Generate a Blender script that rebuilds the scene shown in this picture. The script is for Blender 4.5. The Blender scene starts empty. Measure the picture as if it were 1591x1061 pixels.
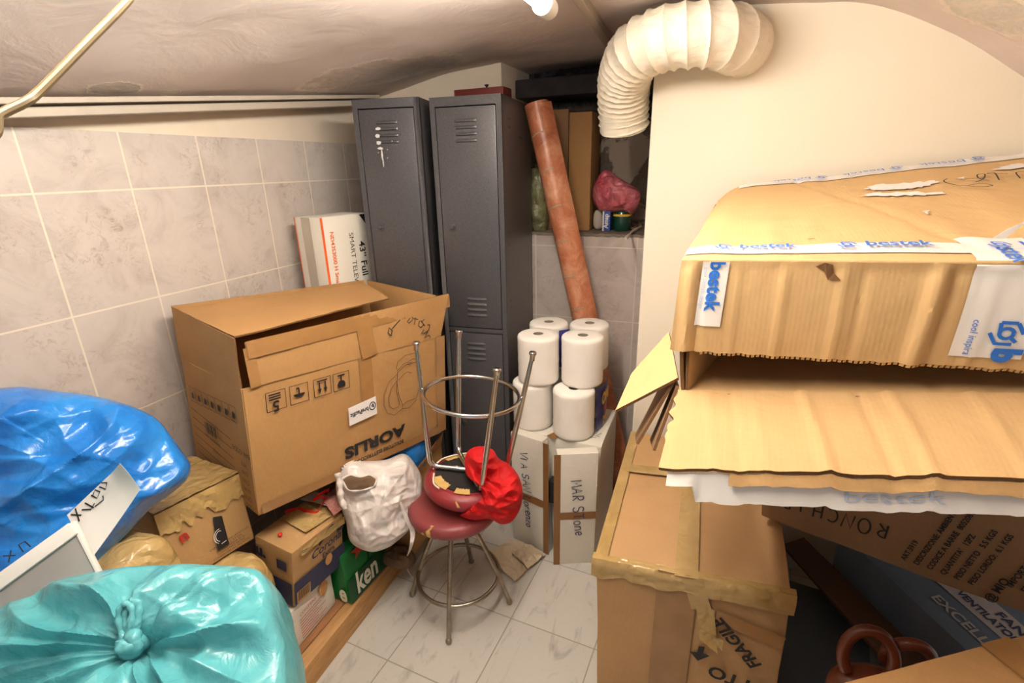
import bpy, bmesh, math, random
from mathutils import Vector, Matrix, Quaternion, noise
random.seed(7)
V = Vector
PI = math.pi
S = bpy.context.scene
COL = S.collection
H = 1.55                                   # eye height above the floor

# ------------------------------------------------------------------ camera, world, lights, exposure
cam_d = bpy.data.cameras.new('camera')
cam = bpy.data.objects.new('camera', cam_d)
COL.objects.link(cam)
S.camera = cam
Mx = ((0.93056383, 0.09917748, -0.35244119), (0.36541313, -0.31177473, 0.87708025), (-0.02289565, -0.94496579, -0.32636704))
cam.matrix_world = Matrix(((Mx[0][0], -Mx[0][1], -Mx[0][2], 0), (Mx[1][0], -Mx[1][1], -Mx[1][2], 0),
                           (Mx[2][0], -Mx[2][1], -Mx[2][2], H), (0, 0, 0, 1)))
cam_d.sensor_width = 36.0
cam_d.lens = 783.7 / 1591 * 36.0
cam_d.clip_start = 0.02

W = bpy.data.worlds.new('world')
S.world = W
W.use_nodes = True
W.node_tree.nodes['Background'].inputs[0].default_value = (1.0, 0.97, 0.93, 1)
W.node_tree.nodes['Background'].inputs[1].default_value = 0.20
LAMP_EMIT = 68.0
S.view_settings.view_transform = 'Standard'
S.view_settings.look = 'None'
S.view_settings.exposure = 0.97
S.view_settings.gamma = 1.0
S.view_settings.use_curve_mapping = False


# ------------------------------------------------------------------ small maths
def P(x, y, z):                              # heights are measured from the eye
    return V((x, y, z + H))


def ray(px, py):                              # direction of sight, used to survey positions in the room
    c = (px - 795.5, py - 530.5, 783.7)
    return V([sum(Mx[i][k] * c[k] for k in range(3)) for i in range(3)])


def atY(px, py, y):
    w = ray(px, py)
    w = w * (y / w.y)
    return P(*w)


def atZ(px, py, z):
    w = ray(px, py)
    w = w * (z / w.z)
    return P(*w)


def atX(px, py, x):
    w = ray(px, py)
    w = w * (x / w.x)
    return P(*w)


def rot(yaw, pit, rol):
    y, p, r = map(math.radians, (yaw, pit, rol))
    return Matrix.Rotation(y, 3, 'Z') @ Matrix.Rotation(p, 3, 'X') @ Matrix.Rotation(r, 3, 'Y')


class Frame:
    def __init__(s, O, yaw=0, pit=0, rol=0):
        s.O = P(*O)
        s.R = rot(yaw, pit, rol)

    def __call__(s, x, y, z):
        return s.O + s.R @ V((x, y, z))


class Face:                                   # a flat patch with metre coordinates, for print and tape
    def __init__(s, o, u, v, up=None):
        s.o = o.copy()
        s.U = (u - o).normalized()
        n = s.U.cross(v - o).normalized()
        s.N = n
        s.Vv = n.cross(s.U)

    def __call__(s, u, v, h=0.0):
        return s.o + s.U * u + s.Vv * v + s.N * h


def lerp(a, b, t):
    return a + (b - a) * t


def fbm(p, o=3):
    return noise.fractal(p, 1.0, 2.0, o)


def cr(p):                                    # crumple: creased facets
    d = noise.voronoi(p)[0]
    return d[1] - d[0]


def ridge(p):
    return 1 - abs(noise.noise(p)) * 2


# ------------------------------------------------------------------ mesh helpers
class MB:
    def __init__(s):
        s.v = []
        s.f = []
        s.m = []

    def add(s, vs, fs, mi=0):
        b = len(s.v)
        s.v += [V(q) for q in vs]
        s.f += [[b + i for i in f] for f in fs]
        s.m += [mi] * len(fs)
        return s

    def grid(s, fn, nu, nv, mi=0, closeu=False, closev=False):
        vs = []
        cu = nu if closeu else nu + 1
        cv = nv if closev else nv + 1
        for j in range(cv):
            for i in range(cu):
                vs.append(fn(i / nu, j / nv))
        fs = []
        for j in range(nv):
            for i in range(nu):
                a = j * cu + i
                b = j * cu + (i + 1) % cu
                j2 = (j + 1) % cv
                fs.append((a, b, j2 * cu + (i + 1) % cu, j2 * cu + i))
        return s.add(vs, fs, mi)

    def quad(s, a, b, c, d, mi=0):
        return s.add([a, b, c, d], [(0, 1, 2, 3)], mi)

    def hexa(s, c, mi=0):                     # c: four bottom corners ccw, then four top
        return s.add(c, [(3, 2, 1, 0), (4, 5, 6, 7), (0, 1, 5, 4), (1, 2, 6, 5), (2, 3, 7, 6), (3, 0, 4, 7)], mi)

    def box(s, fr, x0, x1, y0, y1, z0, z1, mi=0):
        return s.hexa([fr(x0, y0, z0), fr(x1, y0, z0), fr(x1, y1, z0), fr(x0, y1, z0),
                       fr(x0, y0, z1), fr(x1, y0, z1), fr(x1, y1, z1), fr(x0, y1, z1)], mi)

    def tube(s, pts, r, seg=12, closed=False, cap=True, mi=0):
        pts = [V(p) for p in pts]
        n = len(pts)
        rs = r if isinstance(r, (list, tuple)) else [r] * n
        T = []
        for i in range(n):
            if closed:
                t = pts[(i + 1) % n] - pts[i - 1]
            else:
                t = pts[min(i + 1, n - 1)] - pts[max(i - 1, 0)]
            T.append(t.normalized())
        up = V((0, 0, 1)) if abs(T[0].z) < .9 else V((1, 0, 0))
        N = (up - T[0] * up.dot(T[0])).normalized()
        vs = []
        for i in range(n):
            if i:
                q = T[i - 1].rotation_difference(T[i])
                N = q @ N
                N = (N - T[i] * N.dot(T[i])).normalized()
            B = T[i].cross(N)
            for k in range(seg):
                a = 2 * PI * k / seg
                vs.append(pts[i] + (N * math.cos(a) + B * math.sin(a)) * rs[i])
        fs = []
        for i in range(n if closed else n - 1):
            j = (i + 1) % n
            for k in range(seg):
                k2 = (k + 1) % seg
                fs.append((i * seg + k, i * seg + k2, j * seg + k2, j * seg + k))
        if cap and not closed:
            fs.append(list(range(seg))[::-1])
            fs.append([(n - 1) * seg + k for k in range(seg)])
        return s.add(vs, fs, mi)

    def lathe(s, c, prof, seg=48, axis=V((0, 0, 1)), wob=None, mi=0):
        c = V(c)
        q = V((0, 0, 1)).rotation_difference(axis)
        vs = []
        for (r, z) in prof:
            for k in range(seg):
                a = 2 * PI * k / seg
                rr = r
                p = V((rr * math.cos(a), rr * math.sin(a), z))
                if wob:
                    p = wob(p, a, r, z)
                vs.append(c + q @ p)
        fs = []
        for i in range(len(prof) - 1):
            for k in range(seg):
                k2 = (k + 1) % seg
                fs.append((i * seg + k, i * seg + k2, (i + 1) * seg + k2, (i + 1) * seg + k))
        return s.add(vs, fs, mi)

    def sheet(s, fn, nu, nv, th, mi=0, mi2=None):   # a sheet of real thickness
        g = [[V(fn(i / nu, j / nv)) for i in range(nu + 1)] for j in range(nv + 1)]
        vs = []
        N = []
        for j in range(nv + 1):
            for i in range(nu + 1):
                du = g[j][min(i + 1, nu)] - g[j][max(i - 1, 0)]
                dv = g[min(j + 1, nv)][i] - g[max(j - 1, 0)][i]
                n = du.cross(dv)
                N.append(n.normalized() if n.length > 1e-12 else V((0, 0, 1)))
                vs.append(g[j][i])
        W_ = nu + 1
        top = [v + n * th / 2 for v, n in zip(vs, N)]
        bot = [v - n * th / 2 for v, n in zip(vs, N)]
        o = len(top)
        fs = []
        for j in range(nv):
            for i in range(nu):
                a = j * W_ + i
                fs.append((a, a + 1, a + 1 + W_, a + W_))
        nb = len(fs)
        fs += [tuple(o + q for q in f[::-1]) for f in fs]
        rim = []
        for i in range(nu):
            rim.append((i + 1, i, o + i, o + i + 1))
            a = nv * W_ + i
            rim.append((a, a + 1, o + a + 1, o + a))
        for j in range(nv):
            a = j * W_
            rim.append((a, a + W_, o + a + W_, o + a))
            a = j * W_ + nu
            rim.append((a + W_, a, o + a, o + a + W_))
        b = len(s.v)
        s.v += top + bot
        s.f += [[b + q for q in f] for f in fs + rim]
        m2 = mi if mi2 is None else mi2
        s.m += [mi] * len(fs) + [m2] * len(rim)
        return s

    def panel(s, a, b, c, d, th=.005, nu=1, nv=1, disp=None, mi=0, mi2=None):
        n = (b - a).cross(d - a).normalized()

        def fn(u, v):
            p = lerp(lerp(a, b, u), lerp(d, c, u), v)
            if disp:
                p = p + n * disp(u, v, p)
            return p
        return s.sheet(fn, nu, nv, th, mi, mi2)

    def inflate(s, outline, front, tf, tb, nr=24, na=120, disp=None, pw=2.4, center=None, mi=0):
        out = [V(o) for o in outline]
        c = center if center is not None else sum(out, V()) / len(out)
        L = [0]
        for i in range(len(out)):
            L.append(L[-1] + (out[(i + 1) % len(out)] - out[i]).length)
        ring = []
        for k in range(na):
            t = L[-1] * k / na
            i = max(j for j in range(len(out)) if L[j] <= t)
            a, b = out[i], out[(i + 1) % len(out)]
            a0, b1 = out[i - 1], out[(i + 2) % len(out)]
            w = (t - L[i]) / max(1e-9, L[i + 1] - L[i])
            q = 0.5 * ((2 * a) + (b - a0) * w + (2 * a0 - 5 * a + 4 * b - b1) * w * w + (3 * a - a0 - 3 * b + b1) * w ** 3)
            ring.append(q)
        front = V(front).normalized()
        vs = []
        idx = {}

        def vert(r, k, side):
            rr = math.sin(r * PI / 2)
            hgt = (1 - rr ** pw) ** (1 / pw * 1.0) if rr < 1 else 0
            p = c + (ring[k] - c) * rr
            th = tf if side > 0 else -tb
            p = p + front * th * hgt
            if disp:
                p = p + V(disp(p, rr, 2 * PI * k / na, side))
            return p
        for side in (1, -1):
            for j in range(nr + 1):
                for k in range(na):
                    if j == 0 and k > 0:
                        idx[(side, j, k)] = idx[(side, 0, 0)]
                        continue
                    if side == -1 and j == nr:
                        idx[(side, j, k)] = idx[(1, j, k)]
                        continue
                    idx[(side, j, k)] = len(vs)
                    vs.append(vert(j / nr, k, side))
        fs = []
        for side in (1, -1):
            for j in range(nr):
                for k in range(na):
                    k2 = (k + 1) % na
                    q = [idx[(side, j, k)], idx[(side, j + 1, k)], idx[(side, j + 1, k2)], idx[(side, j, k2)]]
                    q2 = []
                    for a in q:
                        if a not in q2:
                            q2.append(a)
                    if len(q2) > 2:
                        fs.append(q2 if side > 0 else q2[::-1])
        return s.add(vs, fs, mi)

    def build(s, name, mats, parent=None, label=None, cat=None, group=None, kind=None, smooth=True, ang=35, bevel=0.0, origin=None, bseg=2):
        me = bpy.data.meshes.new(name)
        org = V((0, 0, 0))
        if parent is not None:
            org = world_loc(parent)
        elif origin is not None:
            org = V(origin)
        elif kind != 'structure':
            lo = V((min(v.x for v in s.v), min(v.y for v in s.v), min(v.z for v in s.v)))
            hi = V((max(v.x for v in s.v), max(v.y for v in s.v), 0))
            org = V(((lo.x + hi.x) / 2, (lo.y + hi.y) / 2, lo.z))
        me.from_pydata([tuple(v - org) for v in s.v], [], s.f)
        if not isinstance(mats, (list, tuple)):
            mats = [mats]
        for m in mats:
            me.materials.append(m)
        me.polygons.foreach_set('material_index', s.m)
        me.validate()
        bm = bmesh.new()
        bm.from_mesh(me)
        if bevel > 0:
            bmesh.ops.remove_doubles(bm, verts=bm.verts, dist=1e-5)
            ed = [e for e in bm.edges if len(e.link_faces) == 2 and e.calc_face_angle(0) > .6]
            bmesh.ops.bevel(bm, geom=ed, offset=bevel, segments=bseg, affect='EDGES', profile=.6, clamp_overlap=True)
        bmesh.ops.recalc_face_normals(bm, faces=bm.faces)
        bm.to_mesh(me)
        bm.free()
        if smooth:
            me.polygons.foreach_set('use_smooth', [True] * len(me.polygons))
            me.set_sharp_from_angle(angle=math.radians(ang))
        o = bpy.data.objects.new(name, me)
        COL.objects.link(o)
        o.location = org if parent is None else (0, 0, 0)
        if parent is not None:
            o.parent = parent
        tag(o, label, cat, group, kind)
        return o


def world_loc(o):
    p = V(o.location)
    while o.parent:
        o = o.parent
        p = p + V(o.location)
    return p


def tag(o, label=None, cat=None, group=None, kind=None):
    if label:
        o['label'] = label
    if cat:
        o['category'] = cat
    if group:
        o['group'] = group
    if kind:
        o['kind'] = kind
    return o


def thing(name, label, cat, loc, group=None):
    o = bpy.data.objects.new(name, None)
    o.empty_display_size = .05
    COL.objects.link(o)
    o.location = loc
    return tag(o, label, cat, group)


def text(parent, name, s, face, u, v, size, mat, ang=0, h=.0012, bold=0.0, sx=1.0, shear=0.0, align='CENTER', mirror=False, label=None, space=1.0, mapf=None):
    cu = bpy.data.curves.new('t', 'FONT')
    cu.body = s
    cu.size = size
    cu.align_x = align
    cu.align_y = 'CENTER'
    cu.offset = bold
    cu.shear = shear
    cu.space_character = space
    cu.resolution_u = 3
    ob = bpy.data.objects.new('t', cu)
    COL.objects.link(ob)
    dg = bpy.context.evaluated_depsgraph_get()
    dg.update()
    me = bpy.data.meshes.new_from_object(ob.evaluated_get(dg))
    bpy.data.objects.remove(ob)
    a = math.radians(ang)
    mb = MB()
    vs = []
    for q in me.vertices:
        x, y = q.co.x * sx, q.co.y
        if mirror:
            x = -x
        X = u + x * math.cos(a) - y * math.sin(a)
        Y = v + x * math.sin(a) + y * math.cos(a)
        vs.append(mapf(X, Y) if mapf else face(X, Y, h))
    mb.add(vs, [list(p.vertices) for p in me.polygons])
    bpy.data.meshes.remove(me)
    return mb.build(name, mat, parent, smooth=False, label=label)


def stroke_mb(lines, face, w, h=.0012, mb=None, f=None, mapf=None):
    mb = mb or MB()
    for li, ln in enumerate(lines):
        pts = [f(*p) if f else p for p in ln]
        n = len(pts)
        L = []
        for i in range(n):
            a = pts[max(0, i - 1)]
            b = pts[min(n - 1, i + 1)]
            dx, dy = b[0] - a[0], b[1] - a[1]
            l = math.hypot(dx, dy) or 1e-9
            L.append((pts[i][0] - dy / l * w / 2, pts[i][1] + dx / l * w / 2, pts[i][0] + dy / l * w / 2, pts[i][1] - dx / l * w / 2))
        hh = h + li * 2e-5
        fc = mapf or (lambda a, b: face(a, b, hh))
        vs = []
        for q in L:
            vs += [fc(q[0], q[1]), fc(q[2], q[3])]
        mb.add(vs, [(2 * i, 2 * i + 1, 2 * i + 3, 2 * i + 2) for i in range(n - 1)])
    return mb


def arc(cx, cy, rx, ry, a0, a1, n=10):
    return [(cx + rx * math.cos(math.radians(lerp(a0, a1, i / n))), cy + ry * math.sin(math.radians(lerp(a0, a1, i / n)))) for i in range(n + 1)]


GL = {
    'A': [[(0, 0), (.3, 1), (.6, 0)], [(.12, .4), (.5, .42)]],
    'V': [[(0, 1), (.3, 0), (.6, 1.05)]],
    'I': [[(.15, 0), (.18, 1)]],
    'S': [arc(.32, .75, .25, .25, 20, 230, 8) + arc(.28, .25, .27, .27, 70, -160, 9)],
    'N': [[(0, 0), (.04, 1), (.5, 0), (.56, 1.05)]],
    'L': [[(.05, 1), (0, .05), (.45, 0)]],
    'O': [arc(.3, .5, .28, .48, 90, 450, 14)],
    'R': [[(.05, 0), (.05, 1)] + arc(.12, .73, .35, .27, 85, -90, 8) + [(.5, 0)]],
    'E': [[(.45, 1), (.02, .97), (0, .02), (.5, 0)], [(.02, .5), (.4, .52)]],
    'Z': [[(0, .95), (.5, 1), (0, 0), (.55, .03)]],
    'M': [[(0, 0), (.06, 1), (.32, .4), (.6, 1), (.66, 0)]],
    'T': [[(-.02, 1), (.6, 1.02)], [(.3, 1), (.28, 0)]],
    'C': [arc(.35, .5, .32, .5, 50, 310, 12)],
    'H': [[(0, 0), (.03, 1)], [(.5, 0), (.52, 1.03)], [(0, .5), (.52, .52)]],
    'J': [[(.4, 1), (.4, .2)] + arc(.2, .2, .2, .2, 0, -150, 6)],
    'D': [[(0, 0), (0, 1)] + arc(.02, .5, .45, .5, 90, -90, 10)],
    'Q': [arc(.3, .5, .28, .48, 90, 450, 14), [(.35, .2), (.6, -.1)]],
    'e': [[(.05, .3), (.42, .35)] + arc(.22, .32, .2, .3, 10, 320, 10)],
    'n': [[(0, 0), (.02, .6)], [(.02, .4)] + arc(.2, .35, .18, .25, 160, 10, 6) + [(.4, 0)]],
    'o': [arc(.2, .3, .2, .3, 90, 450, 10)],
    'r': [[(0, 0), (.02, .6)], [(.02, .4), (.15, .58), (.3, .6)]],
    'i': [[(.1, 0), (.1, .6)], [(.1, .8), (.12, .84)]],
    'z': [[(0, .6), (.35, .6), (0, 0), (.4, 0)]],
}


def hand(parent, name, s, face, u, v, size, mat, ang=0, w=.004, space=.78, label=None, jit=.05, h=.0012):
    a = math.radians(ang)
    rnd = random.Random(len(s) * 7 + 3)
    lines = []
    x = 0
    for ch in s:
        if ch == ' ':
            x += .5
            continue
        dj, ds, rt = rnd.uniform(-jit, jit), rnd.uniform(.9, 1.1), rnd.uniform(-.1, .1)
        for ln in GL[ch]:
            lines.append([(x + (px + py * rt) * ds, py * ds + dj) for px, py in ln])
        x += space if ch.isupper() else space * .75
    tot = x

    def f(px, py):
        X, Y = (px - tot / 2) * size, (py - .5) * size
        return u + X * math.cos(a) - Y * math.sin(a), v + X * math.sin(a) + Y * math.cos(a)
    return stroke_mb(lines, face, w, f=f, h=h).build(name, mat, parent, smooth=False, label=label)


# ------------------------------------------------------------------ materials
def c(r, g, b):
    def l(x):
        x /= 255
        return x / 12.92 if x <= .04045 else ((x + .055) / 1.055) ** 2.4
    return (l(r), l(g), l(b), 1)


class Mat:
    def __init__(s, name, rough=.6, metal=0.0, spec=.5):
        s.m = bpy.data.materials.new(name)
        s.m.use_nodes = True
        s.nt = s.m.node_tree
        s.b = s.nt.nodes['Principled BSDF']
        s.b.inputs['Roughness'].default_value = rough
        s.b.inputs['Metallic'].default_value = metal
        s.b.inputs['Specular IOR Level'].default_value = spec
        s.tc = s.nt.nodes.new('ShaderNodeTexCoord')
        s.height = None

    def n(s, t, **kw):
        nd = s.nt.nodes.new(t)
        for k, v in kw.items():
            setattr(nd, k, v)
        return nd

    def set(s, nd, **kw):
        for k, v in kw.items():
            nd.inputs[k.replace('_', ' ')].default_value = v
        return nd

    def link(s, a, b):
        s.nt.links.new(a, b)

    def coords(s, scale=(1, 1, 1), rotz=(0, 0, 0), loc=(0, 0, 0)):
        mp = s.n('ShaderNodeMapping')
        mp.inputs['Scale'].default_value = scale
        mp.inputs['Rotation'].default_value = rotz
        mp.inputs['Location'].default_value = loc
        s.link(s.tc.outputs['Object'], mp.inputs['Vector'])
        return mp.outputs[0]

    def noise(s, scale, detail=4, rough=.55, vec=None, dist=0):
        nd = s.n('ShaderNodeTexNoise')
        nd.inputs['Scale'].default_value = scale
        nd.inputs['Detail'].default_value = detail
        nd.inputs['Roughness'].default_value = rough
        nd.inputs['Distortion'].default_value = dist
        s.link(vec or s.tc.outputs['Object'], nd.inputs['Vector'])
        return nd.outputs['Fac']

    def ramp(s, fac, stops):
        r = s.n('ShaderNodeValToRGB')
        r.color_ramp.elements[0].position = stops[0][0]
        r.color_ramp.elements[0].color = stops[0][1]
        r.color_ramp.elements[1].position = stops[-1][0]
        r.color_ramp.elements[1].color = stops[-1][1]
        for p, cc in stops[1:-1]:
            e = r.color_ramp.elements.new(p)
            e.color = cc
        s.link(fac, r.inputs[0])
        return r.outputs[0]

    def mix(s, fac, a, b, mode='MIX'):
        m = s.n('ShaderNodeMix', data_type='RGBA', blend_type=mode)
        for sock, val in ((m.inputs[0], fac), (m.inputs[6], a), (m.inputs[7], b)):
            if hasattr(val, 'links') or isinstance(val, bpy.types.NodeSocket):
                s.link(val, sock)
            else:
                sock.default_value = val
        return m.outputs[2]

    def math(s, op, a, b=0.0):
        m = s.n('ShaderNodeMath', operation=op)
        for i, val in enumerate((a, b)):
            if isinstance(val, bpy.types.NodeSocket):
                s.link(val, m.inputs[i])
            else:
                m.inputs[i].default_value = val
        return m.outputs[0]

    def col(s, x):
        if isinstance(x, bpy.types.NodeSocket):
            s.link(x, s.b.inputs['Base Color'])
        else:
            s.b.inputs['Base Color'].default_value = x
        return s

    def rough(s, x):
        s.link(x, s.b.inputs['Roughness'])
        return s

    def bump(s, hgt, strength=.3, dist=.01):
        b = s.n('ShaderNodeBump')
        b.inputs['Strength'].default_value = strength
        b.inputs['Distance'].default_value = dist
        s.link(hgt, b.inputs['Height'])
        if s.height:
            s.link(s.height, b.inputs['Normal'])
        s.height = b.outputs[0]
        s.link(b.outputs[0], s.b.inputs['Normal'])
        return s


def simple(name, col, rough=.6, metal=0.0, var=.08, vs=8, bump=0.0, bs=60, spec=.5, coat=0):
    m = Mat(name, rough, metal, spec)
    d = tuple(x * (1 - var) for x in col[:3]) + (1,)
    e = tuple(min(1, x * (1 + var)) for x in col[:3]) + (1,)
    m.col(m.ramp(m.noise(vs, 4), [(.3, d), (.7, e)]))
    if bump:
        m.bump(m.noise(bs, 3), bump, .003)
    if coat:
        m.b.inputs['Coat Weight'].default_value = coat
    return m.m


def cardboard(name, col, rough=.75, flute=None, dents=.35, stain=.12):
    m = Mat(name, rough, 0, .3)
    d = tuple(x * (1 - stain) for x in col[:3]) + (1,)
    e = tuple(min(1, x * (1 + stain * .7)) for x in col[:3]) + (1,)
    base = m.ramp(m.noise(5, 6, .6), [(.3, d), (.7, e)])
    fib = m.noise(220, 2, .6, m.coords((1, 1, .25)))
    base = m.mix(.18, base, m.ramp(fib, [(.35, d), (.65, e)]), 'MULTIPLY') if False else m.mix(.35, base, m.ramp(fib, [(.3, d), (.7, e)]))
    m.col(base)
    m.bump(m.noise(3.2, 5, .62, None, .8), dents, .02)
    if flute is not None:
        w = m.n('ShaderNodeTexWave', wave_type='BANDS', bands_direction=flute)
        w.inputs['Scale'].default_value = 38
        w.inputs['Distortion'].default_value = .6
        w.inputs['Detail'].default_value = 1
        m.link(m.tc.outputs['Object'], w.inputs['Vector'])
        m.bump(w.outputs['Fac'], .12, .0010)
        w2 = m.n('ShaderNodeTexNoise')
        w2.inputs['Scale'].default_value = 1.0
        sc = {'X': (26, .8, .8), 'Y': (.8, 26, .8), 'Z': (.8, .8, 26)}[flute]
        m.link(m.coords(sc), w2.inputs['Vector'])
        m.bump(w2.outputs['Fac'], .05, .003)
    return m.m


def plastic(name, col, col2, rough=.28, cs=9, strength=.5, sub=0.0, fold=None, spec=.5, trans=0.0):
    m = Mat(name, rough, 0, spec)
    m.col(m.ramp(m.noise(3, 5, .6, None, 1.2), [(.35, col), (.7, col2)]))
    v = m.n('ShaderNodeTexVoronoi', feature='DISTANCE_TO_EDGE')
    v.inputs['Scale'].default_value = cs
    dn = m.n('ShaderNodeTexNoise')
    dn.inputs['Scale'].default_value = 4
    dn.inputs['Detail'].default_value = 4
    m.link(m.tc.outputs['Object'], dn.inputs['Vector'])
    mx = m.n('ShaderNodeMix', data_type='RGBA', blend_type='ADD')
    mx.inputs[0].default_value = .5
    m.link(m.coords(fold or (1, 1, 1)), mx.inputs[6])
    m.link(dn.outputs['Color'], mx.inputs[7])
    m.link(mx.outputs[2], v.inputs['Vector'])
    m.bump(v.outputs['Distance'], strength, .02)
    m.bump(m.noise(14, 5, .6, m.coords(fold or (1, 1, 1)), 2.0), strength * .7, .012)
    m.b.inputs['Coat Weight'].default_value = .25
    m.b.inputs['Coat Roughness'].default_value = .15
    if sub:
        m.b.inputs['Subsurface Weight'].default_value = sub
        m.b.inputs['Subsurface Radius'].default_value = (.02, .03, .03)
    if trans:
        m.b.inputs['Transmission Weight'].default_value = trans
    return m.m


KR = (200, 158, 104)
M = {}
M['card_tan'] = cardboard('card_tan', c(184, 146, 98))
M['card_warm'] = cardboard('card_warm', c(174, 132, 84))
M['card_big'] = cardboard('card_big', c(206, 170, 120), flute='X', dents=.35, stain=.05)
M['card_inner'] = cardboard('card_inner', c(196, 160, 112), flute='X', dents=.3, stain=.05)
M['card_frag'] = cardboard('card_frag', c(192, 152, 106), dents=.25)
M['card_dark'] = cardboard('card_dark', c(150, 116, 84), dents=.2)
M['card_brown'] = cardboard('card_brown', c(92, 64, 46), dents=.2)
M['card_edge'] = cardboard('card_edge', c(120, 86, 54), rough=.9, stain=.5)
M['card_white'] = cardboard('card_white', c(226, 220, 208), dents=.25, stain=.04)
M['ink'] = simple('ink', c(28, 26, 28), .6, var=.1)
M['ink_soft'] = simple('ink_soft', c(70, 52, 40), .7)
M['ink_blue'] = simple('ink_blue', c(44, 50, 96), .5)
M['tape_blue'] = simple('tape_print_blue', c(40, 110, 205), .4)
M['tape_grey'] = simple('tape_print_grey', c(186, 198, 220), .4)
M['red_ink'] = simple('red_ink', c(190, 50, 40), .5)
M['orange_ink'] = simple('orange_ink', c(235, 100, 45), .5)
M['paper'] = simple('paper', c(232, 226, 222), .6, var=.03, bump=.15, bs=20)
M['tape_white'] = simple('tape_white', c(236, 230, 224), .32, var=.03, bump=.25, bs=16)
M['tape_brown'] = plastic('tape_brown', c(170, 138, 84), c(196, 164, 108), .18, 14, .22, fold=(1, 1, .4))
M['tape_kraft'] = simple('tape_kraft', c(140, 98, 56), .35, var=.06)
M['tape_clear'] = simple('tape_clear', c(158, 116, 70), .22, var=.1, vs=12, bump=.15, bs=22, coat=.3)
M['wrap_tan'] = plastic('wrap_tan', c(182, 148, 90), c(212, 182, 126), .2, 11, .7)
M['wood'] = None


def wood(name, a, b, axis=(1, 12, 12)):
    m = Mat(name, .6)
    f = m.noise(3.5, 6, .65, m.coords((axis[1], axis[0], axis[2])), 1.5)
    m.col(m.ramp(f, [(.25, a), (.75, b)]))
    m.bump(f, .25, .003)
    return m.m


M['wood'] = wood('wood_plank', c(120, 76, 44), c(176, 124, 78))
M['wood_light'] = wood('wood_beam', c(150, 106, 58), c(206, 160, 104))


def tile_mat(name, bw, bh, plane, ox, oz, base, base2, grout, mort=.0028, mott=7.0, rough=.35, bmp=.12, rotz=0, marble=False):
    m = Mat(name, rough)
    sp = m.n('ShaderNodeSeparateXYZ')
    if rotz:
        m.link(m.coords((1, 1, 1), (0, 0, rotz)), sp.inputs[0])
    else:
        m.link(m.tc.outputs['Object'], sp.inputs[0])
    cb = m.n('ShaderNodeCombineXYZ')
    a = {'x': 0, 'y': 1}[plane[0]]
    b = {'z': 2, 'y': 1}[plane[1]]
    m.link(m.math('ADD', sp.outputs[a], ox), cb.inputs[0])
    m.link(m.math('ADD', sp.outputs[b], oz), cb.inputs[1])
    br = m.n('ShaderNodeTexBrick')
    br.offset = 0
    br.squash = 1
    br.inputs['Scale'].default_value = 1
    br.inputs['Mortar Size'].default_value = mort
    br.inputs['Mortar Smooth'].default_value = .15
    br.inputs['Brick Width'].default_value = bw
    br.inputs['Row Height'].default_value = bh
    br.inputs['Bias'].default_value = 0
    br.inputs['Color1'].default_value = (.93, .93, .93, 1)
    br.inputs['Color2'].default_value = (1, 1, 1, 1)
    br.inputs['Mortar'].default_value = (1, 1, 1, 1)
    m.link(cb.outputs[0], br.inputs['Vector'])
    if marble:
        f = m.noise(3.2, 8, .62, m.coords((2.6, .9, 1), (0, 0, .5)), 2.2)
        colr = m.ramp(f, [(.25, base2), (.45, base), (.75, base)])
        f2 = m.noise(30, 4, .7)
        colr = m.mix(m.ramp(f2, [(.60, (0, 0, 0, 1)), (.78, (.35, .35, .35, 1))]), colr, base2)
    else:
        f = m.noise(mott, 7, .65, None, 1.0)
        colr = m.ramp(f, [(.28, base2), (.5, base), (.72, tuple(min(1, x * 1.08) for x in base[:3]) + (1,))])
        f2 = m.noise(mott * 5, 5, .75, None, 1.5)
        f3 = m.noise(mott * .8, 3, .6)
        msk = m.math('MULTIPLY', m.ramp(f2, [(.5, (0, 0, 0, 1)), (.66, (1, 1, 1, 1))]), m.ramp(f3, [(.48, (0, 0, 0, 1)), (.62, (.55, .55, .55, 1))]))
        colr = m.mix(msk, colr, c(140, 118, 106))
    colr = m.mix(1.0, colr, br.outputs['Color'], 'MULTIPLY')
    colr = m.mix(br.outputs['Fac'], colr, grout)
    m.col(colr)
    inv = m.math('SUBTRACT', 1.0, br.outputs['Fac'])
    m.bump(inv, .5, .0015)
    m.bump(m.noise(12, 4), bmp, .004)
    return m.m


# floor seams measured on the floor; pattern turned a little against the walls
M['floor'] = tile_mat('floor_marble_tile', .31, .3155, 'xy', 0, 0, c(205, 200, 192), c(158, 154, 150), c(158, 150, 138), .0022, rough=.3, rotz=0.055, marble=True)
M['tile_left'] = tile_mat('wall_tile_left', .2475, .330, 'yz', -.806 + .2475 * 8, -(H + .123) + .170 + .330 * 8 - .0105, c(200, 189, 181), c(180, 167, 159), c(226, 214, 196), .0028)
M['tile_back'] = tile_mat('wall_tile_back', .238, .345, 'xz', .79 + .238 * 8, -(H - .354) + .345 * 8, c(196, 184, 176), c(172, 158, 150), c(214, 204, 190), .0028)


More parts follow.
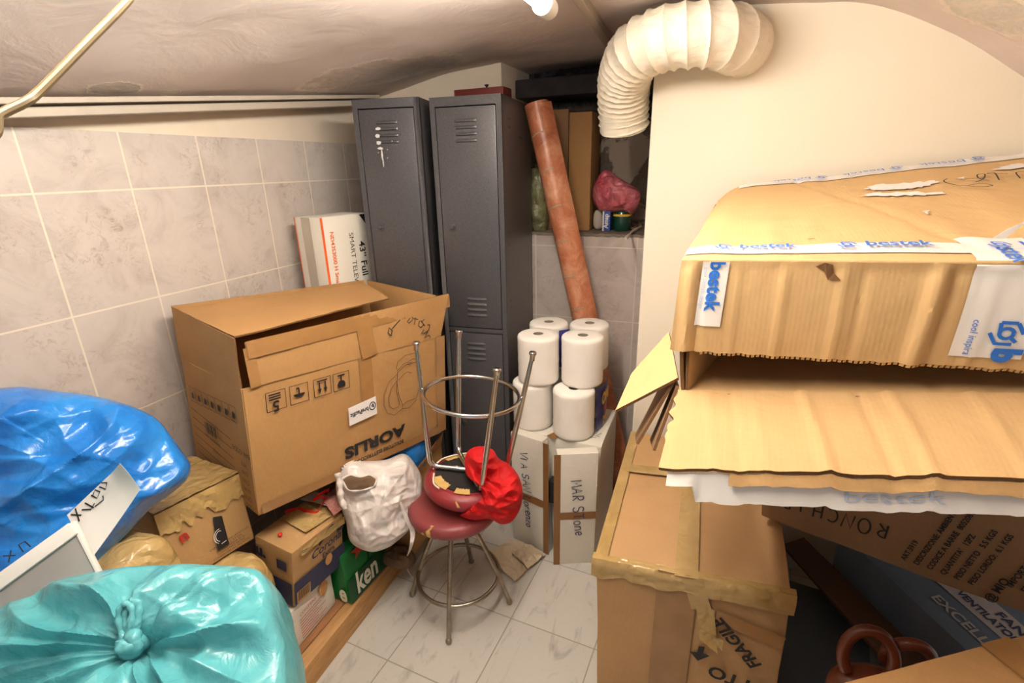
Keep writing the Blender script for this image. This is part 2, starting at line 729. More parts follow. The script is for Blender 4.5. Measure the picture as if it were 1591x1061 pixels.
def plaster(name, col, col2, patches=(), bump=.2, bs=5):
    m = Mat(name, .85, 0, .25)
    colr = m.ramp(m.noise(1.6, 5, .6), [(.3, col2), (.7, col)])
    m.bump(m.noise(bs, 5, .6, None, .6), bump, .02)
    m.bump(m.noise(70, 3), .12, .002)
    sp = m.n('ShaderNodeSeparateXYZ')
    m.link(m.tc.outputs['Object'], sp.inputs[0])
    nz = m.noise(9, 6, .7)
    for (cx, cy, rx, ry, ang, amt, pc) in patches:
        dx = m.math('SUBTRACT', sp.outputs[0], cx)
        dy = m.math('SUBTRACT', sp.outputs[1], cy)
        ca, sa = math.cos(ang), math.sin(ang)
        ux = m.math('DIVIDE', m.math('ADD', m.math('MULTIPLY', dx, ca), m.math('MULTIPLY', dy, sa)), rx)
        uy = m.math('DIVIDE', m.math('SUBTRACT', m.math('MULTIPLY', dy, ca), m.math('MULTIPLY', dx, sa)), ry)
        d = m.math('SQRT', m.math('ADD', m.math('MULTIPLY', ux, ux), m.math('MULTIPLY', uy, uy)))
        d = m.math('ADD', d, m.math('MULTIPLY', m.math('SUBTRACT', nz, .5), 1.3))
        msk = m.ramp(d, [(.82, (1, 1, 1, 1)), (.9, (0, 0, 0, 1))])
        rim = m.ramp(d, [(.78, (0, 0, 0, 1)), (.88, (1, 1, 1, 1)), (1.0, (0, 0, 0, 1))])
        inner = m.ramp(m.noise(26, 6, .75, m.coords((1.2, .5, 1), (0, 0, .6)), 2.0), [(.35, tuple(x * .82 for x in pc[:3]) + (1,)), (.5, pc), (.66, c(222, 208, 190))])
        colr = m.mix(m.math('MULTIPLY', msk, amt), colr, inner)
        colr = m.mix(m.math('MULTIPLY', rim, .85 * amt), colr, c(240, 226, 206))
        m.bump(m.math('ADD', m.math('MULTIPLY', rim, 1.0), m.math('MULTIPLY', m.math('MULTIPLY', msk, m.noise(30, 6, .8, None, 1.5)), 1.0)), .55 * amt, .012)
    m.col(colr)
    return m.m


M['ceiling'] = plaster('ceiling_plaster', c(222, 208, 200), c(208, 194, 188),
                       [(-1.24, 1.86, .20, .36, -.75, .75, c(206, 191, 182)), (-1.50, .985, .055, .07, .3, .8, c(186, 178, 168)), (-1.53, 1.16, .03, .03, .3, .8, c(232, 222, 206)), (.53, 1.66, .14, .12, .4, .55, c(200, 198, 186))], bump=.3)
M['plaster_left'] = plaster('left_plaster', c(232, 218, 198), c(214, 198, 180), bump=.25)
M['plaster_white'] = plaster('white_plaster', c(244, 234, 216), c(240, 229, 210), bump=.06)
M['trim_paint'] = simple('trim_paint', c(178, 166, 152), .5, var=.06)
M['trim_dark'] = simple('trim_dark', c(80, 66, 58), .7)


def niche_mat():
    m = Mat('niche_plaster', .9, 0, .2)
    sp = m.n('ShaderNodeSeparateXYZ')
    m.link(m.tc.outputs['Object'], sp.inputs[0])
    big = m.noise(3.5, 6, .7, None, .8)
    grey = m.ramp(m.noise(14, 6, .7), [(.3, c(92, 84, 76)), (.7, c(128, 118, 108))])
    pale = m.ramp(big, [(.50, (0, 0, 0, 1)), (.53, (1, 1, 1, 1))])
    colr = m.mix(pale, grey, c(178, 164, 148))
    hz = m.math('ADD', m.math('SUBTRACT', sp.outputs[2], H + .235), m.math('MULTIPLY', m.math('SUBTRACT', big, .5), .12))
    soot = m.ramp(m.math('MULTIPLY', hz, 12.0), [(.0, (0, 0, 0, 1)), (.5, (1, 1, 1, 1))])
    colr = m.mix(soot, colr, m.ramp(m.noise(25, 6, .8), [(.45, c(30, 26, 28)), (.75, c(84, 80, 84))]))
    m.col(colr)
    m.bump(m.noise(20, 6, .7), .6, .01)
    m.bump(pale, .4, .004)
    return m.m


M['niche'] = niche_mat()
M['soot'] = simple('sooty_concrete', c(44, 38, 40), .8, var=.4, vs=14, bump=.6, bs=30)
M['ledge'] = simple('ledge_mortar', c(120, 108, 96), .9, var=.25, vs=20, bump=.6, bs=50)


def locker_mat():
    m = Mat('locker_paint', .36, .25, .5)
    m.col(m.ramp(m.noise(260, 2, .6), [(.3, c(72, 70, 73)), (.75, c(94, 92, 95))]))
    m.bump(m.noise(180, 2), .12, .001)
    m.bump(m.noise(2.0, 3), .1, .02)
    return m.m


M['locker'] = locker_mat()
M['locker_dark'] = simple('locker_gap', c(24, 23, 26), .7)
M['lock_metal'] = simple('lock_metal', c(120, 118, 118), .35, .9)
M['paint_splash'] = simple('paint_splash', c(205, 205, 200), .5)
M['maroon'] = simple('maroon_wood', c(110, 44, 40), .5)
M['chrome'] = simple('chrome', c(205, 200, 196), .16, 1.0, var=.05)
M['chrome_old'] = simple('old_chrome', c(158, 146, 130), .3, .9, var=.2, vs=30)
M['rubber'] = simple('rubber', c(90, 88, 88), .6)
M['duct'] = None


def duct_mat():
    m = Mat('duct_vinyl', .38, 0, .5)
    m.col(m.ramp(m.noise(4, 3), [(.3, c(238, 228, 208)), (.7, c(246, 238, 222))]))
    m.bump(m.noise(16, 4, .6, m.coords((1, 1, 3)), 1.5), .35, .006)
    m.b.inputs['Subsurface Weight'].default_value = .1
    m.b.inputs['Subsurface Radius'].default_value = (.01, .008, .006)
    return m.m


M['duct'] = duct_mat()


def seat_mat(name, cc, torn, thr):
    m = Mat(name, .42, 0, .5)
    f = m.noise(5, 4, .6)
    base = m.ramp(f, [(.3, tuple(x * .8 for x in cc[:3]) + (1,)), (.7, cc)])
    t = m.noise(7.0, 3, .5, m.coords((1, 1, 1), (0, 0, 0), torn), .4)
    msk = m.ramp(t, [(thr, (0, 0, 0, 1)), (thr + .012, (1, 1, 1, 1))])
    m.col(m.mix(msk, base, m.ramp(m.noise(60, 3), [(.3, c(190, 150, 84)), (.7, c(224, 190, 120))])))
    m.bump(m.math('SUBTRACT', 1.0, msk), .6, .003)
    m.bump(m.noise(8, 4), .3, .008)
    return m.m


M['vinyl_low'] = seat_mat('maroon_vinyl_torn', c(142, 64, 66), (.33, .1, .2), .565)
M['vinyl_up'] = seat_mat('maroon_vinyl', c(150, 48, 54), (.9, .4, .0), .66)
M['black_board'] = simple('black_board', c(34, 30, 30), .7, bump=.3, bs=120)
M['foam'] = simple('yellow_foam', c(206, 170, 104), .95, var=.12, vs=50, bump=.8, bs=120)
M['cord'] = simple('cord_white', c(226, 214, 196), .7)
M['red_cloth'] = simple('red_cloth', c(206, 26, 30), .65, var=.1, bump=.25, bs=40, spec=.3)
M['roll_paper'] = simple('roll_paper', c(240, 234, 226), .9, var=.02, bump=.25, bs=120)
M['core'] = simple('roll_core', c(150, 138, 126), .9)
M['film'] = None


def film_mat():
    m = Mat('clear_film', .12, 0, .5)
    m.col(c(245, 242, 238))
    m.b.inputs['Transmission Weight'].default_value = .92
    m.b.inputs['IOR'].default_value = 1.05
    m.b.inputs['Roughness'].default_value = .08
    m.bump(m.noise(22, 5, .7, None, 2.), .7, .01)
    return m.m


M['film'] = film_mat()
M['pack_blue'] = simple('pack_blue', c(62, 62, 130), .35)
M['pack_yellow'] = simple('pack_yellow', c(232, 188, 60), .4)
M['pack_red'] = simple('pack_red', c(196, 52, 52), .4)
M['teal'] = plastic('teal_plastic', c(82, 170, 180), c(118, 196, 202), .26, 7, .45, .0, fold=(1, 1, 1))
M['blue_bag'] = plastic('blue_plastic', c(26, 112, 200), c(48, 146, 226), .22, 6, .4)
M['white_bag'] = plastic('white_plastic', c(220, 208, 202), c(234, 226, 222), .36, 8, .4)
M['pink_bag'] = plastic('pink_plastic', c(196, 70, 84), c(226, 150, 160), .25, 12, .8)
M['green_bag'] = plastic('olive_plastic', c(84, 84, 54), c(150, 146, 104), .25, 12, .8)
M['black_bag'] = plastic('black_plastic', c(14, 14, 18), c(28, 30, 38), .35, 9, .8)
M['board_grey'] = simple('grey_board', c(148, 145, 142), .45, var=.05, vs=4, bump=.1, bs=60)
M['board_white'] = simple('white_board', c(228, 224, 218), .5, var=.03)
M['corona_navy'] = simple('navy_print', c(46, 48, 78), .6)
M['green_print'] = simple('green_print', c(20, 108, 50), .35, var=.25, vs=6, bump=.2, bs=12)
M['green_dark'] = simple('green_dark_print', c(12, 70, 36), .4)
M['cream_print'] = simple('cream_print', c(228, 226, 206), .5)
M['sand_print'] = simple('sand_print', c(200, 152, 92), .6)
M['red_ribbon'] = simple('red_ribbon', c(226, 40, 34), .3)
M['pink_card'] = simple('pink_card', c(186, 128, 118), .6, var=.3, vs=120)
M['tube_face'] = None


def brick_lino():
    m = Mat('terracotta_print', .38, 0, .5)
    f = m.math('ADD', m.math('MULTIPLY', m.noise(12, 6, .7, None, .6), .6), m.math('MULTIPLY', m.noise(3.3, 1, .5, m.coords((.4, .4, 1.6))), .4))
    m.col(m.ramp(f, [(.36, c(138, 76, 50)), (.5, c(176, 108, 76)), (.64, c(204, 150, 118))]))
    m.bump(m.noise(40, 3), .12, .002)
    return m.m


M['lino'] = brick_lino()
M['lino_joint'] = simple('terracotta_joint', c(160, 136, 106), .6)
M['lino_back'] = simple('lino_back', c(196, 172, 130), .7)
M['kraft_paper'] = simple('kraft_paper', c(206, 188, 160), .85, var=.08, bump=.5, bs=10)
M['lamp_body'] = simple('lamp_body', c(236, 232, 224), .4, var=.02)
M['jar_green'] = simple('jar_green', c(22, 66, 50), .2, var=.1, coat=.6)
M['box_blue'] = simple('box_blue_print', c(50, 88, 168), .5)
M['leather'] = simple('brown_leather', c(112, 56, 38), .3, var=.2, bump=.2, bs=40, coat=.3)
M['case_grey'] = simple('case_grey', c(84, 92, 100), .55, var=.1, bump=.2)
M['fan_grey'] = simple('fan_box_grey', c(112, 126, 146), .6, var=.06)
M['fan_pale'] = simple('fan_box_pale', c(200, 190, 186), .6, var=.05)
M['cable'] = simple('cable_sheath', c(116, 98, 62), .5, var=.15, vs=30)
M['dark_brown'] = simple('crumpled_brown', c(112, 86, 62), .8, var=.3, bump=.6, bs=20)
M['rag'] = simple('pale_rag', c(196, 184, 170), .9, var=.12, bump=.6, bs=20)


def emit(name, col, s):
    m = Mat(name, .4)
    m.b.inputs['Base Color'].default_value = (.9, .9, .9, 1)
    m.b.inputs['Emission Color'].default_value = col
    m.b.inputs['Emission Strength'].default_value = s
    return m.m


M['lamp_glow'] = emit('lamp_glow', (1.0, .935, .81, 1), LAMP_EMIT)

# ================================================================== THE SETTING
XL, YB, YN, YR = -1.65, 2.30, 2.62, 1.90      # left wall, tiled back wall, niche back, face of the white wall
X0 = -.2375                                     # free edge of the white wall

PROF = [(-1.75, .298), (-1.65, .315), (-1.55, .333), (-1.2, .396), (-.82, .434), (-.5, .449), (-.1, .452), (.33, .416), (.45, .37), (.52, .33), (.58, .30), (.65, .256), (.7, .22), (.9, .07), (1.2, -.2), (1.5, -.55)]


def ceil_z(x, y):
    for i in range(len(PROF) - 1):
        if x <= PROF[i + 1][0]:
            a, b = PROF[i], PROF[i + 1]
            z = lerp(a[1], b[1], (x - a[0]) / (b[0] - a[0]))
            break
    else:
        z = PROF[-1][1]
    w = min(1, max(0, (-.55 - x) / 1.1))
    z += (min(y, 2.4) - 2.3) * .106 * w * w * (3 - 2 * w) + .012 * w
    return z


def ceil_s(x, y):
    return (ceil_z(x - .05, y) + 2 * ceil_z(x, y) + ceil_z(x + .05, y)) / 4 + .006 * fbm(V((x * 3, y * 3, 0)))


mb = MB()
mb.sheet(lambda u, v: P(lerp(-1.75, 1.5, u), lerp(-1.0, 2.75, v), ceil_s(lerp(-1.75, 1.5, u), lerp(-1.0, 2.75, v)) + .02), 90, 80, .04)
mb.build('ceiling', M['ceiling'], kind='structure', ang=180)

mb = MB()
mb.hexa([V((-1.8, -1.0, -.08)), V((1.6, -1.0, -.08)), V((1.6, 2.8, -.08)), V((-1.8, 2.8, -.08)), V((-1.8, -1.0, 0)), V((1.6, -1.0, 0)), V((1.6, 2.8, 0)), V((-1.8, 2.8, 0))])
mb.build('floor', M['floor'], kind='structure', smooth=False)

mb = MB()
mb.hexa([V((XL - .12, -1.0, 0)), V((XL, -1.0, 0)), V((XL, YB + .1, 0)), V((XL - .12, YB + .1, 0)),
         V((XL - .12, -1.0, H + .34)), V((XL, -1.0, H + .34)), V((XL, YB + .1, H + .34)), V((XL - .12, YB + .1, H + .34))])
wl = mb.build('wall_left', M['plaster_left'], kind='structure', smooth=False)
mb = MB()
mb.hexa([V((XL - .002, -1.0, 0)), V((XL + .009, -1.0, 0)), V((XL + .009, YB, 0)), V((XL - .002, YB, 0)),
         V((XL - .002, -1.0, H + .123)), V((XL + .009, -1.0, H + .123)), V((XL + .009, YB, H + .123)), V((XL - .002, YB, H + .123))])
mb.build('wall_tiles', M['tile_left'], wl, smooth=False, bevel=.001)

# tiled back wall with the niche above it
fw = Frame((0, 0, -H))
mb = MB()
mb.box(fw, XL, -.928, YB - .04, YN + .1, 0, H + .5)             # cream part above the lockers
wb = mb.build('wall_back', M['plaster_left'], kind='structure', smooth=False)
mb = MB()
mb.box(fw, -.9275, X0 + .06, YB, YN + .1, 0, H - .306)
tb = mb.build('wall_tiles', M['tile_back'], wb, smooth=False)
mb = MB()
lg = lambda u, v: V((lerp(-.9275, X0 + .05, u), lerp(YB - .004, YN, v), H - .30 + .006 * fbm(V((u * 30, v * 9, 3)))))
mb.sheet(lg, 60, 12, .012)
mb.build('ledge', M['ledge'], wb)
mb = MB()
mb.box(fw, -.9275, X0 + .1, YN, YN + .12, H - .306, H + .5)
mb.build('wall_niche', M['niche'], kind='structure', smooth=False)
mb = MB()
mb.box(fw, -.928, X0 + .1, 2.42, YN, H + .30, H + .38)          # sooty lintel over the niche
mb.box(fw, -.9, X0 + .1, 2.50, YN, H + .205, H + .24)
mb.build('trim_3', M['soot'], kind='structure', bevel=.01)

# white wall: a thick pier in front of the niche
mb = MB()
mb.box(fw, X0, 1.55, YR, YN + .12, 0, H + .5)
mb.build('wall_right', M['plaster_white'], kind='structure', bevel=.006, bseg=3)

# raceway along the springing of the vault
A0, A1 = atX(0, 157, -1.52), atX(590, 150, -1.50)
d = (A1 - A0).normalized()
A0 = A0 - d * .9
sd = V((1, 0, 0))
up = d.cross(sd).normalized()
if up.z < 0:
    up = -up


def prof_bar(mb, a, b, x0, x1, z0, z1, mi=0):
    q = []
    for z in (z0, z1):
        q += [a + sd * x0 + up * z, a + sd * x1 + up * z, b + sd * x1 + up * z, b + sd * x0 + up * z]
    mb.hexa(q, mi)


mb = MB()
prof_bar(mb, A0, A1, -.16, .0, -.006, .008)
prof_bar(mb, A0, A1 - d * .06, -.15, -.014, -.034, -.014)
prof_bar(mb, A0, A1 - d * .06, -.15, -.030, -.014, -.006, 1)
mb.build('trim_1', [M['trim_paint'], M['trim_dark']], kind='structure', smooth=False, bevel=.002)

# slim metal track crossing the vault beside the lamp
mb = MB()
a, b = P(-.405, 1.46, .425), P(-.45, 2.35, .418)
mb.hexa([a + V((-.014, 0, 0)), a + V((.014, 0, 0)), b + V((.014, 0, 0)), b + V((-.014, 0, 0)), a + V((-.014, 0, .04)), a + V((.014, 0, .04)), b + V((.014, 0, .04)), b + V((-.014, 0, .04))])
mb.build('trim_2', M['trim_paint'], kind='structure', bevel=.003)

# ================================================================== LAMP, DUCT, CABLE
LX, LZ = -.455, .383
t = thing('ceiling_lamp', 'lit white fluorescent tube lamp fixed under the vaulted ceiling', 'lamp', P(LX, 1.43, LZ))
yl0, yl1 = .23, 1.45
mb = MB()
mb.tube([P(LX, yl1 - .03, LZ), P(LX, yl0, LZ)], .019, 20)
mb.build('lamp_tube', M['lamp_glow'], t)
mb = MB()
mb.lathe(P(LX, yl1 - .03, LZ), [(0, .03), (.016, .03), (.025, .024), (.0265, .0), (.0265, -.035), (0, -.035)], 28, V((0, 1, 0)))
mb.build('end_cap', M['lamp_body'], t)
mb = MB()
mb.hexa([P(LX - .022, yl0, LZ + .026), P(LX + .022, yl0, LZ + .026), P(LX + .022, yl1 - .04, LZ + .026), P(LX - .022, yl1 - .04, LZ + .026),
         P(LX - .022, yl0, LZ + .07), P(LX + .022, yl0, LZ + .07), P(LX + .022, yl1 - .04, LZ + .07), P(LX - .022, yl1 - .04, LZ + .07)])
mb.build('housing', M['lamp_body'], t, bevel=.008)


def spline(pts, n):
    out = []
    m_ = len(pts)
    for i in range(m_ - 1):
        p0, p1, p2, p3 = pts[max(i - 1, 0)], pts[i], pts[i + 1], pts[min(i + 2, m_ - 1)]
        for k in range(n):
            w = k / n
            out.append(0.5 * ((2 * p1) + (p2 - p0) * w + (2 * p0 - 5 * p1 + 4 * p2 - p3) * w * w + (3 * p1 - p0 - 3 * p2 + p3) * w ** 3))
    out.append(pts[-1])
    return out


def make_duct():
    ctl = [P(.035, 1.97, .335), P(.010, 1.86, .338), P(-.035, 1.78, .345), P(-.11, 1.75, .349), P(-.20, 1.755, .347),
           P(-.28, 1.80, .33), P(-.33, 1.89, .28), P(-.345, 1.965, .20), P(-.345, 2.0, .125)]
    pts = spline(ctl, 60)
    n = len(pts)
    seg = 72
    L = [0]
    for i in range(1, n):
        L.append(L[-1] + (pts[i] - pts[i - 1]).length)
    ph = [0]
    for i in range(1, n):
        f = L[i] / L[-1]
        pitch = .046 if f < .42 else lerp(.046, .026, min(1, (f - .42) / .25))
        ph.append(ph[-1] + (L[i] - L[i - 1]) / pitch)
    T = [(pts[min(i + 1, n - 1)] - pts[max(i - 1, 0)]).normalized() for i in range(n)]
    N = V((0, 0, 1))
    vs = []
    for i in range(n):
        if i:
            N = T[i - 1].rotation_difference(T[i]) @ N
        N = (N - T[i] * N.dot(T[i])).normalized()
        B = T[i].cross(N)
        for k in range(seg):
            a = 2 * PI * k / seg
            fr = (ph[i] - k / seg) % 1.0
            sag = math.sin(PI * fr) ** .6
            R = .091 - .0095 * sag + .0035 * noise.noise(V((math.cos(a) * 4, math.sin(a) * 4, ph[i] * 1.5))) * sag
            pl = .0028 * noise.noise(V((a * 9, fr * 1.2, int(ph[i] - k / seg) * 7.3))) * sag
            vs.append(pts[i] + (N * math.cos(a) + B * math.sin(a)) * (R + pl))
    fs = []
    for i in range(n - 1):
        for k in range(seg):
            k2 = (k + 1) % seg
            fs.append((i * seg + k, i * seg + k2, (i + 1) * seg + k2, (i + 1) * seg + k))
    m_ = MB().add(vs, fs)
    # inner wall of the open mouth
    e = [vs[(n - 1) * seg + k] for k in range(seg)]
    cc_ = pts[-1]
    e2 = [cc_ + (q - cc_) * .96 - T[-1] * .12 for q in e]
    m_.add(e + e2, [(k, (k + 1) % seg, seg + (k + 1) % seg, seg + k) for k in range(seg)])
    m_.add([cc_ - T[-1] * .12 + (q - cc_) * .96 for q in e] + [cc_ - T[-1] * .12], [(k, (k + 1) % seg, seg) for k in range(seg)])
    return m_


make_duct().build('flexible_duct', M['duct'], label='white ribbed flexible duct bending down around the white wall', cat='duct', ang=50)

mb = MB()
cp = spline([P(-.50, .95, .455), P(-.52, .70, .37), atX(230, -45, -.52), atX(200, 0, -.51), atX(130, 72, -.50), atX(62, 141, -.49), atX(40, 158, -.485), atX(0, 178, -.48), atX(-60, 215, -.47), P(-.44, .05, .06), P(-.42, -.4, .20), P(-.42, -.95, .44)], 14)
mb.tube(cp, .0034, 10)
mb.build('hanging_cable', M['cable'], label='pale yellow cable hanging across the ceiling at upper left', cat='cable')


# ================================================================== LOCKERS
def locker(name, fr, w, d_, h, label, splash=False):
    t = thing(name, label, 'locker', fr(w / 2, d_ / 2, 0))
    mb = MB()
    s = .02
    mb.box(fr, 0, .0015, 0, d_, .0, h)
    mb.box(fr, w - .0015, w, 0, d_, .0, h)
    mb.box(fr, 0, w, d_ - .002, d_, 0, h)
    mb.box(fr, 0, w, 0, d_, h - .002, h)
    mb.box(fr, 0, w, .004, d_, .05, .052)
    mb.box(fr, 0, s, 0, .02, 0, h)
    mb.box(fr, w - s, w, 0, .02, 0, h)
    mb.box(fr, s, w - s, 0, .02, h - .032, h)
    mb.box(fr, s, w - s, 0, .02, .895, .913)
    mb.box(fr, s, w - s, 0, .02, .0, .06)
    mb.box(fr, s, w - s, .018, .022, .06, h - .03, 1)
    # ventilation pricks high on the side
    for i in range(4):
        for j in range(3):
            yy, zz = .08 + i * .012 + .17 * (j > 1), h - .08 - j * .03
            mb.box(fr, w, w + .0006, yy, yy + .0025, zz, zz + .008, 1)
    for zz in (h - .5, h - .55, .99, 1.02, .8, .78):
        for yy in (.06, d_ - .08):
            mb.box(fr, w, w + .0006, yy, yy + .003, zz, zz + .01, 1)
    mb.build('body', [M['locker'], M['locker_dark']], t, bevel=.0012, ang=30)
    for (z0, z1) in ((.917, h - .036), (.064, .891)):
        db = MB()
        db.box(fr, s + .003, w - s - .003, -.001, .017, z0, z1)
        do = db.build('door', M['locker'], t, bevel=.0025, ang=30)
        for zc in (z1 - .085, z0 + .085):
            vb = MB()
            for k in range(4):
                zz = zc + (k - 1.5) * .023
                cx = w / 2 + (.012 if zc < z0 + .2 else 0)

                def lv(u, v, zz=zz, cx=cx):
                    x = cx + (u - .5) * .085
                    e = math.sin(PI * min(1, max(0, u))) ** .35
                    return fr(x, -.001 - .0055 * e * math.sin(PI * v * .62), zz + .010 * (1 - v))
                vb.grid(lv, 14, 6)
                vb.box(fr, cx - .041, cx + .041, -.0015, -.0005, zz - .0025, zz + .001, 1)
            vb.build('vent', [M['locker'], M['locker_dark']], do)
        kb = MB()
        zc = (z0 + z1) / 2 - .01
        kb.box(fr, .052, .078, -.004, .0, zc - .014, zc + .014)
        kb.lathe(fr(.066, -.004, zc), [(.0, .006), (.007, .006), (.0085, .003), (.0085, 0)], 20, fr.R @ V((0, -1, 0)), mi=1)
        kb.build('lock', [M['locker'], M['lock_metal']], do, bevel=.0008)
        if splash and z0 > .5:
            for (x, z, a, b) in ((.098, h - .105, .012, .006), (.094, h - .13, .010, .008), (.096, h - .155, .011, .007), (.100, h - .175, .012, .005), (.104, h - .20, .004, .022), (.106, h - .225, .0025, .02), (.125, h - .21, .002, .002), (.128, h - .18, .002, .002), (.15, h - .15, .002, .002), (.09, h - .19, .0022, .002)):
                n_ = 14
                sb = MB()
                sb.add([fr(x + a * math.cos(2 * PI * k / n_) * random.uniform(.75, 1.15), -.0072, z + b * math.sin(2 * PI * k / n_) * random.uniform(.75, 1.15)) for k in range(n_)], [list(range(n_))])
                sb.build('paint_splash', M['paint_splash'], do)
    return t


F1 = Frame((-1.330, 1.737, -1.55), 12.4)
F2 = Frame((-1.035, 1.808, -1.55), 5.8)
locker('locker', F1, .264, .45, 1.805, 'dark grey metal locker next to the television box, white paint on its vent', True)
locker('locker', F2, .279, .45, 1.8, 'dark grey metal locker beside the leaning terracotta roll, its full side showing')

t = thing('wooden_case', 'maroon wooden case with a small knob behind the locker tops', 'case', P(-.985, 2.2, .25))
mb = MB()
fm = Frame((0, 0, 0))
mb.box(fm, -1.10, -.872, 2.14, 2.235, .2505, .318)
mb.build('body', M['maroon'], t, bevel=.002)
mb = MB()
mb.lathe(P(-.955, 2.16, .318), [(.005, 0), (.003, .004), (.009, .009), (.009, .013), (0, .015)], 14)
mb.build('knob', M['ink'], t)


# ================================================================== CARTONS
def flex(seed, amp, sc=4.0):
    return lambda u, v, p: amp * fbm(p * sc + V((seed, seed * 2, 0)))


def carton_body(mb, fr, a0, a1, b0, b1, h, th=.005, top=True, amp=.003, mi=0, seed=1):
    n = 10
    fn = flex(seed, amp)
    q = lambda x, y, z: fr(x, y, z)
    mb.panel(q(a0, b0, 0), q(a1, b0, 0), q(a1, b0, h), q(a0, b0, h), th, n, n, fn, mi)
    mb.panel(q(a1, b0, 0), q(a1, b1, 0), q(a1, b1, h), q(a1, b0, h), th, n, n, fn, mi)
    mb.panel(q(a1, b1, 0), q(a0, b1, 0), q(a0, b1, h), q(a1, b1, h), th, n, n, fn, mi)
    mb.panel(q(a0, b1, 0), q(a0, b0, 0), q(a0, b0, h), q(a0, b1, h), th, n, n, fn, mi)
    mb.panel(q(a0, b0, 0), q(a1, b0, 0), q(a1, b1, 0), q(a0, b1, 0), th, 2, 2, None, mi)
    if top:
        mb.panel(q(a0, b0, h), q(a1, b0, h), q(a1, b1, h), q(a0, b1, h), th, n, n, fn, mi)
    return mb


def solid_carton(mb, cs, n=10, amp=.003, seed=1, mi=0, rnd=.006):
    """closed carton from eight corners, softly worn edges"""
    bm = bmesh.new()
    vv = [bm.verts.new(p) for p in cs]
    for f in [(3, 2, 1, 0), (4, 5, 6, 7), (0, 1, 5, 4), (1, 2, 6, 5), (2, 3, 7, 6), (3, 0, 4, 7)]:
        bm.faces.new([vv[i] for i in f])
    bmesh.ops.bevel(bm, geom=list(bm.edges), offset=rnd, segments=2, affect='EDGES', profile=.6)
    bmesh.ops.subdivide_edges(bm, edges=[e for e in bm.edges if e.calc_length() > .05], cuts=n, use_grid_fill=True)
    bmesh.ops.recalc_face_normals(bm, faces=bm.faces)
    bm.normal_update()
    for v in bm.verts:
        v.co += v.normal * amp * fbm(v.co * 5 + V((seed, 0, seed)))
    bm.verts.index_update()
    mb.add([v.co.copy() for v in bm.verts], [[v.index for v in f.verts] for f in bm.faces], mi)
    bm.free()
    return mb


def strip(face, u0, v0, u1, v1, w, n=12, h=.0012, mb=None, wav=.0006, seed=0, mi=0):
    mb = mb or MB()
    du, dv = u1 - u0, v1 - v0
    l = math.hypot(du, dv)
    nx, ny = -dv / l * w / 2, du / l * w / 2

    def fn(a, b):
        s_ = (b - .5) * 2
        hh = h + wav * (1 + fbm(V((a * l * 30 + seed, b * 3, seed))))
        return face(u0 + du * a + nx * s_, v0 + dv * a + ny * s_, hh)
    mb.grid(fn, n, 3, mi)
    return mb


# --- television carton between the left wall and the lockers
FT = Frame((-1.567, 1.60, -1.55), -8)
t = thing('television_box', 'tall white television carton standing between tiled wall and locker', 'box', FT(.07, .15, 0))
TA, TB, TH = .146, .25, 1.382
mb = MB()
mb.hexa([FT(0, 0, 0), FT(TA, 0, 0), FT(TA, TB, 0), FT(0, TB, 0), FT(0, 0, TH), FT(TA, 0, TH), FT(TA, TB, TH), FT(0, TB, TH)])
mb.build('body', M['card_white'], t, bevel=.003)
ff = Face(FT(TA, 0, 0), FT(TA, TB, 0), FT(TA, 0, TH))
fn_ = Face(FT(0, 0, 0), FT(TA, 0, 0), FT(0, 0, TH))
strip(ff, .006, 0.5, .006, TH, .011, h=.001).build('orange_stripe', M['orange_ink'], t)
strip(fn_, .003, 0.5, .003, TH, .005, h=.001).build('orange_stripe', M['orange_ink'], t)
strip(fn_, .065, 0.6, .065, TH, .05, h=.001).build('tape', simple('tape_dull', c(186, 176, 160), .35), t)
mb = MB()
mb.add([ff(.205, TH - .004, .001), ff(.262, TH - .004, .001), ff(.262, TH - .075, .001)], [(0, 1, 2)])
mb.build('corner_print', M['ink'], t, smooth=False)
text(t, 'lettering', '43” Full', ff, .201, 1.195, .048, M['ink'], -90, bold=.0006)
text(t, 'lettering', 'SMART TELEVIS', ff, .148, 1.195, .034, M['ink_soft'], -90)
text(t, 'lettering', 'ND43S3000 H Smart', ff, .048, 1.212, .026, M['orange_ink'], -90, bold=.0005)

# --- the big kettle carton
FA = Frame((-1.173, .8755, -.9545), -16.9, -4.06, .19)
AW, AL, AH = .42, .745, .397
t = thing('large_kettle_box', 'large brown kettle carton lying upside down with open taped flaps', 'box', FA(-AW / 2, AL / 2, 0))
mb = MB()
carton_body(mb, FA, -AW, 0, 0, AL, AH, .006, top=False, amp=.004)
mb.build('body', M['card_warm'], t, ang=30)
FH = .165


def flap(name, a, b, c_, d_, mat, seed, amp=.005, th=.005, par=t, nu=14, nv=8, label=None):
    m_ = MB()
    m_.panel(a, b, c_, d_, th, nu, nv, flex(seed, amp, 6), 0, 1)
    return m_.build(name, [mat, M['card_edge']], par, ang=40, label=label)


